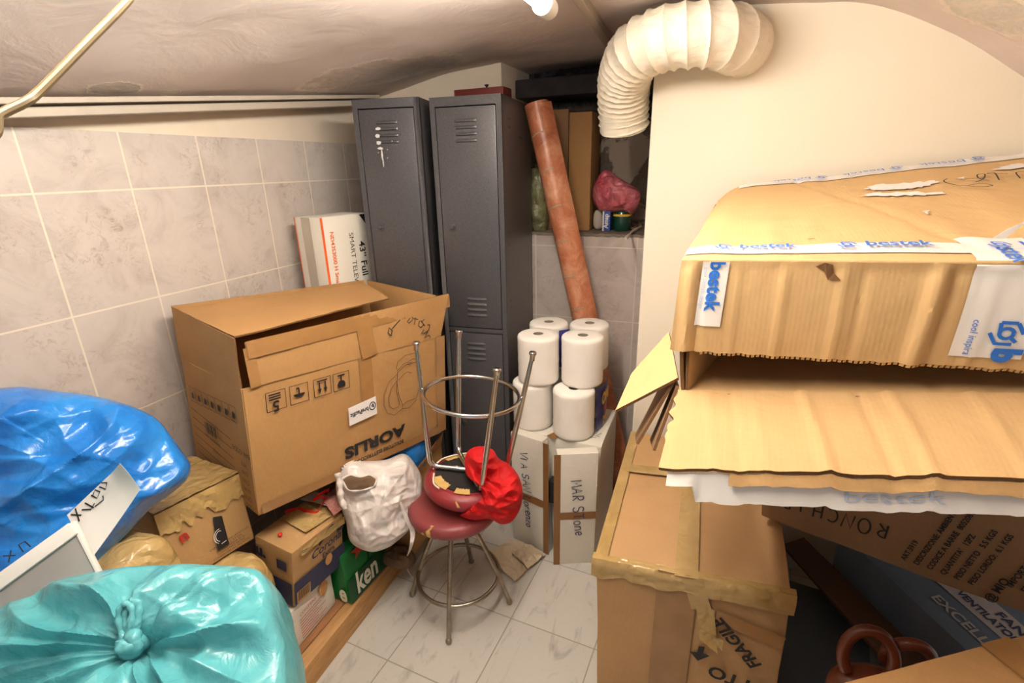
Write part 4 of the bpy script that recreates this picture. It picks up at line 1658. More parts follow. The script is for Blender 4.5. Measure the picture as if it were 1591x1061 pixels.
mb = MB()
pc = [at_corona(*p, .014) for p in ((466, 776), (508, 786), (512, 772), (488, 764))]
mb.panel(pc[0], pc[1], pc[2], pc[3], .0015, 6, 6, lambda u, v, p: .003 * math.sin(PI * u))
mb.build('white_card', M['paper'], label='small white card on the beer carton below the kettle carton', cat='card')
mb = MB()
pc = [at_corona(*p, .026) for p in ((502, 778), (519, 801), (541, 786), (524, 755))]
mb.panel(pc[0], pc[1], pc[2], pc[3], .002, 6, 6, lambda u, v, p: .004 * math.sin(PI * v))
mb.build('pink_gift_bag', M['pink_card'], label='speckled pink card sleeve hanging over the beer carton edge', cat='gift bag')
mb = MB()
rb = spline([at_corona(*p, z) for p, z in (((443, 795), .006), ((462, 791), .010), ((478, 794), .015), ((492, 796), .012), ((500, 784), .022), ((506, 776), .03), ((498, 772), .04), ((486, 777), .036), ((500, 766), .05), ((511, 762), .052), ((505, 777), .035))], 8)
mb.sheet(lambda u, v: rb[int(u * (len(rb) - 1))] + V((.2, .3, .93)).normalized() * (v - .5) * .012, len(rb) - 1, 2, .0008)
mb.build('red_ribbon', M['red_ribbon'], label='shiny red ribbon curling below the kettle carton', cat='ribbon', ang=80)

# open carton with a blue bag, behind the stools
FO = Frame((-1.0, 1.36, -1.464), 2, 0, 0)
t = thing('open_brown_box', 'open brown carton holding blue plastic behind the white bag', 'box', FO(-.13, .15, 0))
mb = MB()
carton_body(mb, FO, -.28, 0, 0, .30, .34, .005, top=False, amp=.004, seed=21)
mb.build('body', M['card_warm'], t, ang=35)
flap('flap', FO(.002, .05, .34), FO(.002, .29, .34), FO(.03, .27, .42), FO(.03, .08, .38), M['card_warm'], 31, par=t)
mb = MB()
ob = [P(-1.00 - .12 + .125 * math.cos(a), 1.50 + .13 * math.sin(a), -1.11) for a in [k * PI / 8 for k in range(16)]]
mb.inflate(ob, V((.2, -.2, 1)), .13, .1, 30, 120, lambda p, r, a, s__: V((.3, -.4, .8)) * (.02 * cr(p * 14) + .02 * ridge(p * 9)) * (1 - r ** 4))
mb.build('blue_plastic_bag', M['blue_bag'], label='small crumpled blue bag inside the open brown carton', cat='bag', ang=50)
mb = MB()
ob = [P(-1.03 + .075 * math.cos(a), 1.31 + .05 * math.sin(a), -1.44) for a in [k * PI / 8 for k in range(16)]]
mb.inflate(ob, V((.2, -.2, 1)), .045, .024, 30, 120, lambda p, r, a, s__: V((.3, -.4, .8)) * (.02 * ridge(p * 22) - .03 * min(.6, cr(p * 18))) * (1 - r ** 4))
mb.build('crumpled_paper', M['dark_brown'], label='crumpled brown paper between green beer carton and platform beam', cat='paper', ang=40)


# ================================================================== STOOLS
def stool(fr, name, label, vinyl, metal, seat_r, hgt, foot_r, ring_r, ring_z, angs, inverted, leg_r=.0105, tip_bend=True, top_r=.06, bend_r=.12):
    t = thing(name, label, 'stool', fr(0, 0, 0))
    ax = fr.R @ V((0, 0, 1))
    zs = hgt - .065
    mb = MB()
    prof = [(0, hgt)] + [(seat_r * .5, hgt - .001), (seat_r * .8, hgt - .006)] + [(seat_r * (.86 + .14 * math.sin(a)), hgt - .032 + .026 * math.cos(a)) for a in [i * PI / 10 for i in range(1, 10)]] + [(seat_r * .86, zs + .004), (seat_r * .80, zs + .002), (0, zs + .002)]
    mb.lathe(fr(0, 0, 0), prof, 72, ax)
    so = mb.build('seat', vinyl, t, ang=60)
    if inverted:
        mb = MB()
        mb.lathe(fr(0, 0, 0), [(0, zs - .003), (seat_r * .74, zs - .003), (seat_r * .74, zs + .003)], 48, ax)
        mb.build('base_board', M['black_board'], so, ang=40)
        for (a0, a1, ra) in ((-160, -95, .66), (100, 140, .62), (60, 85, .66)):
            fb_ = MB()
            n_ = 16
            inner, outer = [], []
            for k in range(n_ + 1):
                a = math.radians(lerp(a0, a1, k / n_))
                rr = seat_r * (ra + .05 * noise.noise(V((k * .7, a0, 0))))
                ro = seat_r * .83
                inner.append(fr(rr * math.cos(a), rr * math.sin(a), zs - .005))
                outer.append(fr(ro * math.cos(a), ro * math.sin(a), zs - .002))
            fb_.add(inner + outer, [(k, k + 1, n_ + 2 + k, n_ + 1 + k) for k in range(n_)])
            fb_.build('exposed_foam', M['foam'], so)
        cb2 = MB()
        ps = spline([fr(seat_r * .8 * math.cos(math.radians(a)), seat_r * .8 * math.sin(math.radians(a)), zs - .008) for a in (-200, -165, -120, -85, -50)], 10)
        cb2.tube(ps, .003, 8)
        ps = spline([fr(seat_r * .5 * math.cos(math.radians(a)) - .03, seat_r * .9 * math.sin(math.radians(a)), zs - .010) for a in (150, 120, 95)], 8)
        cb2.tube(ps, .003, 8)
        cb2.build('drawstring', M['cord'], so)
    for a in angs:
        ca, sa = math.cos(math.radians(a)), math.sin(math.radians(a))
        mb = MB()
        if bend_r:
            ctl = [fr(.0, .0, zs - .016), fr(bend_r * .5 * ca, bend_r * .5 * sa, zs - .016), fr((bend_r - .03) * ca, (bend_r - .03) * sa, zs - .016)]
            for k in range(1, 7):
                th = k / 6 * PI / 2
                ctl.append(fr((bend_r - .03 + .03 * math.sin(th)) * ca, (bend_r - .03 + .03 * math.sin(th)) * sa, zs - .016 - .03 * (1 - math.cos(th))))
            ctl.append(fr(lerp(bend_r, foot_r, .5) * ca, lerp(bend_r, foot_r, .5) * sa, hgt * .42))
            ctl.append(fr(foot_r * ca, foot_r * sa, .014))
            rr = [leg_r] * (len(ctl) - 1) + [leg_r * .72]
        else:
            ctl = [fr(top_r * ca * .5, top_r * sa * .5, zs - .004), fr(top_r * ca, top_r * sa, zs - .03), fr(lerp(top_r, foot_r, .3) * ca, lerp(top_r, foot_r, .3) * sa, hgt * .62), fr(lerp(top_r, foot_r, .72) * ca, lerp(top_r, foot_r, .72) * sa, .13), fr(foot_r * ca, foot_r * sa, .012)]
            ctl = spline(ctl, 6)
            rr = leg_r
        mb.tube(ctl, rr, 14)
        lo_ = mb.build('leg', metal, t, ang=60)
        mb = MB()
        tip = fr(foot_r * ca, foot_r * sa, 0)
        if inverted:
            mb.lathe(tip, [(0, 0), (.010, 0), (.0125, .003), (.0125, .008), (.009, .013), (.0085, .03), (0, .03)], 18, ax)
        else:
            mb.lathe(tip, [(0, 0), (.006, .001), (.0105, .006), (.0115, .012), (.0095, .018), (.006, .022), (0, .023)], 16, ax)
        mb.build('foot_cap', M['chrome'] if inverted else M['chrome_old'], lo_, ang=60)
    mb = MB()
    n_ = 72
    mb.tube([fr(ring_r * math.cos(2 * PI * k / n_), ring_r * math.sin(2 * PI * k / n_), ring_z) for k in range(n_)], .0072, 12, closed=True)
    mb.build('foot_ring', metal, t, ang=60)
    return t


FL = Frame((-.762, 1.307, -1.55), 0)
angs_low = [math.degrees(math.atan2(y - 1.307, x + .762)) for x, y in ((-.714, 1.123), (-.583, 1.351), (-.947, 1.259), (-.806, 1.496))]
stool(FL, 'padded_stool', 'maroon round stool standing on the floor, its vinyl seat torn', M['vinyl_low'], M['chrome_old'], .160, .455, .188, .150, .125, angs_low, False, .0085, bend_r=0, top_r=.05)
# the second stool lies upside down on the first
FU = Frame((-.678, 1.363, -.540), 0)
zax = V((-.038, -.024, -.46)).normalized()
xax = (V((1, 0, 0)) - zax * zax.x).normalized()
yax = zax.cross(xax)
FU.R = Matrix((xax, yax, zax)).transposed()
stool(FU, 'padded_stool', 'maroon round stool turned upside down on top of the other stool', M['vinyl_up'], M['chrome'], .150, .530, .188, .158, .165, [-197, -132, 44, -20], True, .0095, bend_r=.135)

# red cloth draped over the seats
nr_ = V((.45, -.75, .5)).normalized()
cr_ = P(-.60, 1.30, -1.05)
OR = [(722, 715), (728, 700), (745, 693), (765, 698), (775, 712), (792, 722), (806, 740), (812, 765), (808, 790), (795, 810), (778, 814), (760, 806), (735, 808), (715, 800), (735, 790), (745, 775), (742, 755), (725, 738)]
out = [on_plane(x, y, cr_, nr_) for x, y in OR]


def dispr(p, r, a, side):
    k = 1 - r ** 6
    q = V((p.x * 5 + p.z * 7, p.y * 3, p.z * 4 - p.x * 3))
    return nr_ * ((.042 * ridge(q * 1.6) - .03 * min(.5, cr(q * 2.2)) + .018 * ridge(q * 4.5)) * k * (1 if side > 0 else .2))


mb = MB()
mb.inflate(out, nr_, .055, .05, 70, 360, dispr, 2.0)
mb.build('red_cloth', M['red_cloth'], label='bright red cloth bundled over the two stacked stools', cat='cloth', ang=70)

# ================================================================== WHITE STORAGE CARTON AND PAPER ROLLS
t = thing('white_storage_box', 'white storage carton with taped side flaps and handwriting, under the rolls', 'box', V((-.5, 1.85, 0)))
fz = Frame((0, 0, -H))
mb = MB()
solid_carton(mb, [V((-.68, 1.72, 0)), V((-.335, 1.70, 0)), V((-.325, 2.03, 0)), V((-.68, 2.03, 0)), V((-.69, 1.72, .525)), V((-.325, 1.70, .525)), V((-.325, 2.03, .525)), V((-.69, 2.03, .525))], 8, .002, 4, rnd=.004)
mb.build('body', M['card_white'], t, ang=40)


def white_flap(bl, br, tr, tl, word, tape_side, sz):
    m_ = MB()
    n_ = (br - bl).cross(tl - bl).normalized()
    th = .045
    m_.hexa([bl, br, br - n_ * th, bl - n_ * th, tl, tr, tr - n_ * th, tl - n_ * th])
    o_ = m_.build('flap', M['card_white'], t, bevel=.004)
    fc_ = Face(bl, br, tl)
    w_ = (br - bl).length
    h_ = (tl - bl).length
    tb_ = MB()
    u_ = .008 if tape_side < 0 else w_ - .008
    strip(fc_, u_, 0, u_ + (w_ * .0), h_, .026, h=.0012, mb=tb_)
    strip(fc_, 0, h_ * .46, w_, h_ * .46, .034, h=.0016, mb=tb_)
    tb_.build('tape', M['tape_kraft'], o_)
    hand(o_, 'handwriting', word, fc_, w_ * .5 + .012 * (-tape_side), h_ * .52, sz, M['ink_blue'], -86, .0038, .80, h=.0028)
    return o_


white_flap(P(-.478, 1.60, -1.55), P(-.33, 1.665, -1.55), P(-.325, 1.665, -1.03), P(-.47, 1.60, -1.03), 'MAR STone', -1, .042)
white_flap(P(-.695, 1.69, -1.55), P(-.522, 1.645, -1.55), P(-.548, 1.655, -1.02), P(-.695, 1.69, -1.02), 'VIA SAN Lorenzo', 1, .036)
mb = MB()
mb.hexa([P(-.522, 1.66, -1.30), P(-.478, 1.66, -1.30), P(-.478, 1.705, -1.30), P(-.522, 1.705, -1.30), P(-.522, 1.66, -1.20), P(-.478, 1.66, -1.20), P(-.478, 1.705, -1.20), P(-.522, 1.705, -1.20)])
mb.build('dark_opening', M['ink'], t)  # black block painting the dark of the gap between the two flaps
fT = Face(V((-.69, 1.70, .527)), V((-.33, 1.70, .527)), V((-.69, 2.03, .527)))
strip(fT, .16, -.0, .20, .06, .04, h=.002).build('tape', M['tape_kraft'], t)
stroke_mb([[(.31, .08), (.325, .10), (.33, .08), (.345, .10)], [(.31, .055), (.33, .06), (.32, .075), (.345, .07)]], fT, .003, h=.0015).build('handwriting', M['ink_blue'], t, smooth=False)

RR, RH = .083, .197


def make_roll():
    t = thing('paper_roll', 'x', 'paper roll', V((0, 0, 0)), 'white paper rolls stacked on the storage carton')
    mb = MB()
    pr = [(.021, RH - .006), (.021, RH), (.05, RH + .001), (RR - .008, RH - .001), (RR - .002, RH - .006), (RR, RH - .014)]
    pr += [(RR - .0012 * abs(math.sin(k * 1.3)), RH - .014 - (RH - .028) * k / 9) for k in range(1, 9)]
    pr += [(RR, .014), (RR - .002, .006), (RR - .008, .0), (.021, .0), (.021, RH - .006)]

    def wob(p, a, r, z):
        if r > .06:
            p = p * (1 + .006 * math.sin(3 * a + z * 20)) if True else p
            p.z = z
        return p
    mb.lathe(V((0, 0, 0)), pr, 64, wob=wob)
    mb.build('paper', M['roll_paper'], t, ang=60)
    mb = MB()
    mb.lathe(V((0, 0, 0)), [(.0215, .002), (.0215, RH - .001), (.0195, RH - .001), (.0195, .002)], 32)
    mb.build('core', M['core'], t, ang=60)
    return t


roll0 = make_roll()
zt = -1.55 + .527
spots = [(-.455, 1.775, zt, 'front right paper roll of the lower layer, beside the printed wrapper'),
         (-.635, 1.80, zt, 'front left paper roll of the lower layer on the storage carton'),
         (-.612, 1.805, zt + RH + .003, 'front left paper roll of the top layer beside the locker'),
         (-.440, 1.84, zt + RH + .003, 'front right paper roll of the top layer beside the terracotta roll'),
         (-.632, 1.972, zt, 'back left paper roll of the lower layer, mostly hidden'),
         (-.463, 1.965, zt, 'back right paper roll of the lower layer, mostly hidden'),
         (-.622, 1.975, zt + RH + .003, 'back left paper roll of the top layer'),
         (-.452, 2.008, zt + RH + .003, 'back right paper roll of the top layer')]


def copy_thing(root):
    r = root.copy()
    COL.objects.link(r)
    for ch in root.children:
        q_ = ch.copy()
        COL.objects.link(q_)
        q_.parent = r
        for g in ch.children:
            d_ = g.copy()
            COL.objects.link(d_)
            d_.parent = q_
    return r


for i, (x, y, z, lab) in enumerate(spots):
    r = roll0 if i == 0 else copy_thing(roll0)
    r.location = P(x, y, z)
    r['label'] = lab
t = thing('printed_wrapper', 'blue and yellow printed plastic wrapper wrapped beside the lower rolls', 'wrapper', P(-.372, 1.83, zt))
mb = MB()
wf = lambda u, v: P(-.366 + .014 * math.sin(u * PI), 1.80 + .19 * u, zt + .004 + .185 * v) + V((.004 * cr(V((u * 6, v * 6, 1))), 0, 0))
mb.sheet(wf, 16, 16, .001)
mb.build('film', M['pack_blue'], t)
fw3 = Face(P(-.352, 1.80, zt), P(-.345, 1.99, zt), P(-.352, 1.80, zt + .18))
text(t, 'lettering', 'OM', fw3, .05, .145, .065, M['pack_yellow'], 0, h=.006, bold=.004)
text(t, 'lettering', '2+2', fw3, .06, .045, .05, M['pack_yellow'], 0, h=.006, bold=.002)
mb = MB()
mb.add([fw3(.05 + (.03 if k % 2 else .012) * math.cos(k * PI / 6), .095 + (.03 if k % 2 else .012) * math.sin(k * PI / 6), .007) for k in range(12)], [list(range(12))])
mb.build('star_print', M['pack_red'], t, smooth=False)
mb = MB()
mb.panel(P(-.550, 1.885, zt + .23), P(-.512, 1.905, zt + .23), P(-.512, 1.905, zt + .395), P(-.550, 1.885, zt + .39), .002, 6, 6)
mb.build('film', M['pack_blue'], t)

# brown paper sheets on the floor by the carton
for (pts, lab, zz) in (([(800, 840), (848, 862), (820, 884), (795, 862)], 'curled cream paper sheet on the floor below the storage carton', -1.535),
                       ([(752, 862), (795, 838), (818, 888), (800, 903), (775, 893)], 'crumpled cream paper bag on the floor behind the stool', -1.538)):
    q = [atZ(x, y, zz) for x, y in pts]
    while len(q) > 4:
        q = [q[0], q[1], q[2], q[3]]
    mb = MB()
    sd_ = len(pts)
    mb.sheet(lambda u, v: lerp(lerp(q[0], q[1], u), lerp(q[3], q[2], u), v) + V((0, 0, .016 * cr(V((u * 3, v * 3, sd_))) + .012 * math.sin(PI * u) * (sd_ == 4))), 24, 24, .0012)
    mb.build('paper_sheet', M['kraft_paper'], label=lab, cat='paper', ang=30)

# ================================================================== TERRACOTTA ROLL
ta, tb_ = P(-.735, 2.16, .245), P(-.285, 2.12, -1.545)
t = thing('flooring_roll', 'tall roll of terracotta brick-pattern vinyl flooring leaning on the locker', 'flooring roll', tb_)
axv = (ta - tb_).normalized()
LT = (ta - tb_).length
TR = .050
mb = MB()
qx = V((0, 0, 1)).rotation_difference(axv)
ring_n = 48
for mi, (r0, r1) in ((0, (TR, TR)),):
    mb.lathe(tb_, [(TR * .9, 0), (TR, .0), (TR, LT), (TR * .94, LT), (TR * .93, LT - .1)], 56, axv)
mb.build('roll', M['lino'], t, ang=60)
k = 0
z = LT - .13
while z > .05:
    jb = MB()
    jb.lathe(tb_, [(TR + .0003, z - .0035), (TR + .0012, z - .002), (TR + .0012, z + .002), (TR + .0003, z + .0035)], 48, axv,
             wob=lambda p, a, r, zz: V((p.x, p.y, p.z + .012 * math.cos(a + 1.2))))
    jb.build('joint_line', M['lino_joint'], t, ang=60)
    z -= .152 if k % 2 else .148
    k += 1
# loose outer edge of the sheet along the roll
sx_ = (V((1, 0, 0)) - axv * axv.x).normalized()
sy_ = axv.cross(sx_)
mb = MB()


def edge(u, v):
    a = math.radians(lerp(-78, -30, v))
    rr = TR + .001 + .018 * v ** 2 * (.35 + .65 * math.sin(PI * min(1, u * .9 + .08)))
    return tb_ + axv * (LT * (.02 + .975 * u)) + (sx_ * math.cos(a) + sy_ * math.sin(a) * -1 if False else sx_ * math.cos(a) + sy_ * math.sin(a)) * rr


def edge2(u, v):
    a = math.radians(lerp(60, 5, v))
    rr = TR + .001 + .014 * v ** 2
    dirv = (sx_ * math.cos(a) - sy_ * math.sin(a))
    if dirv.y > 0:
        dirv = (sx_ * math.cos(a) + sy_ * math.sin(a))
    return tb_ + axv * (LT * (.02 + .974 * u)) + dirv * rr


mb.sheet(edge2, 40, 6, .0018, 0, 1)
mb.build('loose_edge', [M['lino'], M['lino_back']], t, ang=50)

# ================================================================== THINGS IN THE NICHE
fz0 = Frame((0, 0, 0))
zl = -.2925
mb = MB()
mb.box(fz0, -.79, -.672, 2.43, 2.60, zl, .245)
mb.build('flat_cardboard_box', M['card_dark'], label='tall brown carton in the niche directly behind the leaning roll', cat='box', bevel=.003)
mb = MB()
mb.box(fz0, -.660, -.556, 2.40, 2.58, zl, .226)
mb.build('flat_cardboard_box', M['card_warm'], label='tall narrow brown carton in the niche, right of the leaning roll', cat='box', bevel=.003)
mb = MB()
ob = [atY(x, y, 2.38) for x, y in [(822, 268), (835, 262), (846, 275), (850, 310), (848, 360), (822, 362), (812, 320)]]
mb.inflate(ob, V((0, -1, .1)), .04, .05, 20, 100, lambda p, r, a, s__: V((0, -1, 0)) * (.03 * cr(p * 14)) * (1 - r ** 4))
mb.build('olive_plastic_bag', M['green_bag'], label='clear plastic bag of olive and yellow things behind the locker', cat='bag', ang=40)
mb = MB()
ob = [atY(x, y, 2.42) for x, y in [(921, 300), (926, 282), (938, 265), (948, 266), (962, 276), (985, 290), (995, 300), (992, 318), (982, 332), (968, 328), (950, 330), (932, 328), (924, 316)]]
mb.inflate(ob, V((0, -1, .2)), .06, .05, 24, 120, lambda p, r, a, s__: V((0, -1, .2)) * (.035 * cr(p * 16) + .02 * ridge(p * 14)) * (1 - r ** 4))
t = mb.build('pink_plastic_bag', M['pink_bag'], label='crumpled pink and clear plastic bag on the green jar', cat='bag', ang=40)
t = thing('green_jar', 'dark green jar standing in the niche under the pink bag', 'jar', P(-.41, 2.44, zl))
mb = MB()
mb.lathe(P(-.41, 2.44, zl), [(0, 0), (.038, 0), (.041, .004), (.041, .082), (.037, .088), (0, .088)], 40)
mb.build('body', M['jar_green'], t, ang=50)
fj = Face(P(-.43, 2.3985, zl), P(-.38, 2.3985, zl), P(-.43, 2.3985, zl + .1))
mb = MB()
mb.lathe(P(-.41, 2.44, zl), [(.0413, .066), (.0418, .068), (.0418, .074), (.0413, .076)], 40)
mb.build('gold_band', M['pack_yellow'], t, ang=50)
mb = MB()
mb.lathe(P(-.41, 2.44, zl), [(0, .088), (.033, .088), (.036, .092), (.036, .104), (0, .106)], 40)
mb.build('lid', M['jar_green'], t, ang=50)
t = thing('blue_carton', 'small blue and white carton in the niche beside the green jar', 'box', P(-.475, 2.43, zl))
mb = MB()
mb.box(fz0, -.494, -.458, 2.40, 2.45, zl, zl + .105)
mb.build('body', M['box_blue'], t, bevel=.002)
fj = Face(P(-.494, 2.40, zl), P(-.458, 2.40, zl), P(-.494, 2.40, zl + .1))
text(t, 'lettering', 'Amap', fj, .018, .045, .028, M['paper'], 90, h=.002, bold=.001)
strip(fj, .004, 0, .004, .1, .007, h=.0008).build('white_panel', M['paper'], t)
mb = MB()
ob = [P(-.522 + .024 * math.cos(a), 2.44 + .02 * math.sin(a), zl + .03) for a in [k * PI / 6 for k in range(12)]]
mb.inflate(ob, V((0, -.2, 1)), .06, .03, 12, 60, lambda p, r, a, s__: V((0, -1, .4)) * (.014 * cr(p * 24)) * (1 - r ** 4))
mb.build('pale_rag', M['rag'], label='pale crumpled rag in the niche between carton and blue box', cat='rag', ang=40)
for (pl_, lab, mt) in (([(972, 371), (982, 360), (996, 352)], 'grey bent scrap on the niche ledge beside the jar', 'rag'), ([(980, 352), (984, 356), (990, 350)], 'small brown cork scrap behind the bent scrap on the ledge', 'dark_brown')):
    mb = MB()
    ps = [atZ(x, y, -.284) for x, y in pl_]
    ps = spline(ps, 6)
    mb.tube(ps, [.006 + .002 * math.sin(i) for i in range(len(ps))], 8)
    mb.build('scrap', M[mt], label=lab, cat='scrap')

# ================================================================== RIGHT SIDE: CARTON STACK
# --- fragile carton on the floor
FG = [P(-.200, 1.125, -1.535), P(.275, 1.125, -1.535), P(.285, 1.80, -1.535), P(-.215, 1.86, -1.535),
      P(-.214, 1.115, -1.03), P(.262, 1.125, -.995), P(.27, 1.80, -.99), P(-.235, 1.87, -1.03)]
t = thing('fragile_box', 'large brown carton with brown tape and FRAGILE print on the floor', 'box', V((.03, 1.45, 0)))
mb = MB()
solid_carton(mb, FG, 14, .004, 2, rnd=.008)
mb.build('body', M['card_frag'], t, ang=40)
fG = Face(P(-.2, 1.121, -1.535), P(.27, 1.121, -1.535), P(-.2, 1.118, -1.03))
fGt = Face(FG[4] + V((0, 0, .001)), FG[5] + V((0, 0, .001)), FG[7] + V((0, 0, .001)))
tp = MB()
strip(fGt, .235, -.01, .235, .72, .058, 40, .006, tp, .0015)
strip(fGt, .012, .0, .012, .74, .035, 40, .005, tp, .002)
strip(fGt, .02, .47, .46, .47, .05, 40, .007, tp, .0012)
tp.build('tape', M['tape_brown'], t, ang=60)
mb = MB()


def fold_tape(u, v):
    # tape folded over the near top edge
    a = (v - .5) * 2
    x = lerp(-.012, .484, u)
    zt_ = lerp(-1.03, -.993, min(1, max(0, (x - .0) / .47)))
    wr = .003 * ridge(V((u * 14, v * 6, 2))) + .0035
    if a < 0:
        return P(-.214 + x, 1.117 - wr - .002, zt_ + a * .045 * (1 + .35 * noise.noise(V((u * 9, 0, 0)))))
    return P(-.214 + x, 1.115 + a * .022, zt_ + wr + .003)


mb.grid(fold_tape, 60, 14)
mb.build('tape', M['tape_brown'], t, ang=60)
tp = MB()
strip(fG, .235, .53, .265, .44, .05, 14, .006, tp, .002)
tp.grid(lambda u, v: fG(.25 + .045 * v + .02 * u, lerp(.45, .36, u) - .03 * v * u, .008 + .02 * u * u + .006 * cr(V((u * 4, v * 4, 9)))), 18, 8)
tp.grid(lambda u, v: fG(.265 + .06 * u, .36 + .03 * v - .02 * u, .02 + .008 * cr(V((u * 5, v * 5, 4)))), 14, 6)
tp.build('peeled_tape', M['tape_brown'], t, ang=60, label='curled loose tape end')
tp = MB()
strip(fG, .30, .43, .46, .40, .04, 14, .005, tp, .0015)
strip(fG, .20, .53, .20, .05, .10, 20, .004, tp, .0004)
tp.build('tape', M['tape_clear'], t, ang=60)
text(t, 'lettering', 'FRAGILE', fG, .358, .362, .046, M['ink'], 133, h=.0085, bold=.0016, sx=.95)
text(t, 'lettering', 'LETTO', fG, .385, .232, .056, M['ink'], 172, h=.0085, bold=.0016)
mb = MB()
mb.add([fG(x, y, .0085) for x, y in ((.270, .315), (.285, .318), (.283, .295), (.300, .292), (.272, .262), (.250, .287), (.268, .292))], [list(range(7))])
mb.build('arrow_print', M['ink'], t, smooth=False)

# --- carton with handwriting resting on the fragile carton
RB = [P(.205, 1.38, -.965), P(.86, 1.22, -1.0), P(1.05, 1.66, -.97), P(.36, 1.82, -.96)]
RT = [p + V((-.012, -.01, .40)) for p in RB]
RT[0] = P(.17, 1.39, -.60)
t = thing('printed_box', 'brown carton with marker writing and black print under the big torn carton', 'box', P(.6, 1.5, -.98))
mb = MB()
solid_carton(mb, RB + RT, 10, .003, 6)
mb.build('body', M['card_dark'], t, ang=40)
fR = Face(RB[0] + V((0, -.001, 0)), RB[1] + V((0, -.001, 0)), RT[0] + V((0, -.001, 0)))
hand(t, 'handwriting', 'RONCHJR', fR, .155, .082, .042, M['ink'], 184, .0042, .85, h=.005)
for k, s in enumerate(('ART.5919', 'DESCRIZIONE: AMBIENTAZ. MULTIARIE', "CODICE A BARRE  8052089071382", "QUANTITA'   12PZ", 'PESO NETTO   5.5 KGS', 'PESO LORDO:  6.1 KGS')):
    text(t, 'lettering', s, fR, .325 + k * .026, .030, .016, M['ink'], 80, h=.005, align='LEFT', bold=.0004)
for k, s in enumerate(('IMPORTATO E DISTRIBUITO', 'EDL DISTRIBUZIONE S.R.L.', 'ITALY', 'MADE IN PRC')):
    text(t, 'lettering', s, fR, .515 + k * .025, .060, .018, M['ink'], 80, h=.005, align='LEFT', bold=.0004)
text(t, 'handwriting', '@ MIO', fR, .500, .040, .024, M['ink'], 80, h=.0055, bold=.0006)

# --- the big torn carton against the white wall
YF = 1.05
t = thing('large_torn_box', 'large open brown carton with white blue-printed tape against the white wall', 'box', P(.4, 1.45, -.55))
TL, TRr = P(-.055, YF, -.183), P(.92, YF, -.150)
BL, BR = P(.005, 1.86, -.086), P(.90, 1.87, .012)


def topf(u, v):
    # u along the width, v towards the wall
    p = lerp(lerp(TL, TRr, u), lerp(BL, BR, u), v)
    x = p.x
    rnd_l = max(0, 1 - u * 14)
    p.z -= .035 * rnd_l ** 2 * (max(0.0, v) ** .7)
    p.x += .022 * rnd_l * (1 - v) * 0
    kk = min(1.0, max(0.0, v) * 6)
    p.z += kk * (.005 * fbm(V((x * 5, p.y * 4, 1))) + .0035 * ridge(V((x * 9, p.y * 1.0, 4))))
    p.z += kk * -.004 * math.exp(-((x - (.345 + .10 * (1 - v) - .14 * v)) / .008) ** 2)
    return p


def frontf(u, v):
    # v=0 at the fold, 1 at the torn lower edge
    low = lerp(P(-.063, YF - .012, -.368), P(.92, YF + .02, -.330), u)
    sag = P(0, 0, 0) - V((0, 0, H))
    low.z -= .012 * math.sin(PI * min(1, u * 1.2)) * 0
    up_ = lerp(TL, TRr, u)
    p = lerp(up_, low, v)
    x = p.x
    cre = 0
    for cx_, w_, a_ in ((-.035, .010, .010), (-.015, .007, -.006), (.13, .007, .004), (.225, .008, .005), (.255, .006, -.004), (.352, .012, .012), (.372, .008, -.008), (.43, .006, .004), (.05, .006, .003), (.60, .008, .005), (.70, .01, -.006)):
        cre += a_ * math.exp(-((x - cx_ - .012 * (1 - v) * (cx_ > .3)) / w_) ** 2)
    p.y += -.006 * math.sin(PI * v) + min(1.0, v * 8) * (-cre + .004 * fbm(V((x * 6, 2, p.z * 4)))) - .004 * max(0.0, 1 - v * 12) + .0035
    if v > .999:
        p.z += .004 * noise.noise(V((x * 50, 0, 0)))
    return p


TH_ = .0065
mb = MB()
mb.sheet(topf, 90, 40, TH_, 0, 1)
mb.tube([topf(k / 60, 0) + V((0, .001, 0)) for k in range(61)], .0046, 10)
mb.build('top_panel', [M['card_big'], M['card_edge']], t, ang=50)
mb = MB()
mb.sheet(frontf, 150, 26, TH_, 0, 1)
mb.build('front_flap', [M['card_big'], M['card_edge']], t, ang=50)
# corrugation showing along the torn lower edge of the front flap
mb = MB()
N_ = 90
for k in range(N_):
    u0 = .06 + .80 * k / N_
    a = frontf(u0, 1)
    b = frontf(u0 + .0055, 1)
    dz = V((0, 0, .010))
    mb.add([a + V((0, -.0045, .0)), b + V((0, -.0045, .0)), b + V((0, -.0015, -.006)), a + V((0, -.0015, -.006)), a + V((0, .003, 0)), b + V((0, .003, 0)), b + V((0, .003, -.006)), a + V((0, .003, -.006))],
           [(0, 1, 2, 3), (4, 7, 6, 5), (0, 3, 7, 4), (1, 5, 6, 2), (3, 2, 6, 7), (0, 4, 5, 1)])
mb.build('exposed_flutes', M['card_inner'], t, smooth=False)
# bottom, back, ends
ZB = -.468
bfl = lambda u, v: lerp(lerp(P(-.038, YF - .01, ZB), P(.90, YF - .01, ZB + .125), u), lerp(P(.0, 1.85, ZB), P(.90, 1.85, ZB + .14), u), v) + V((0, 0, .004 * fbm(V((u * 7, v * 5, 0)))))
mb = MB()
mb.sheet(bfl, 60, 30, TH_, 0, 1)
mb.build('bottom_panel', [M['card_inner'], M['card_edge']], t, ang=50)
mb = MB()
mb.panel(P(.0, 1.855, ZB), P(.90, 1.855, ZB + .13), P(.90, 1.865, .0), P(.0, 1.86, -.12), TH_, 8, 8, None, 0, 1)
mb.build('back_panel', [M['card_inner'], M['card_edge']], t)
mb = MB()
mb.panel(P(-.030, YF, ZB + .003), P(.0, 1.85, ZB + .003), P(.0, 1.85, -.13), P(-.052, YF + .005, -.19), TH_, 10, 6, flex(3, .006), 0, 1)
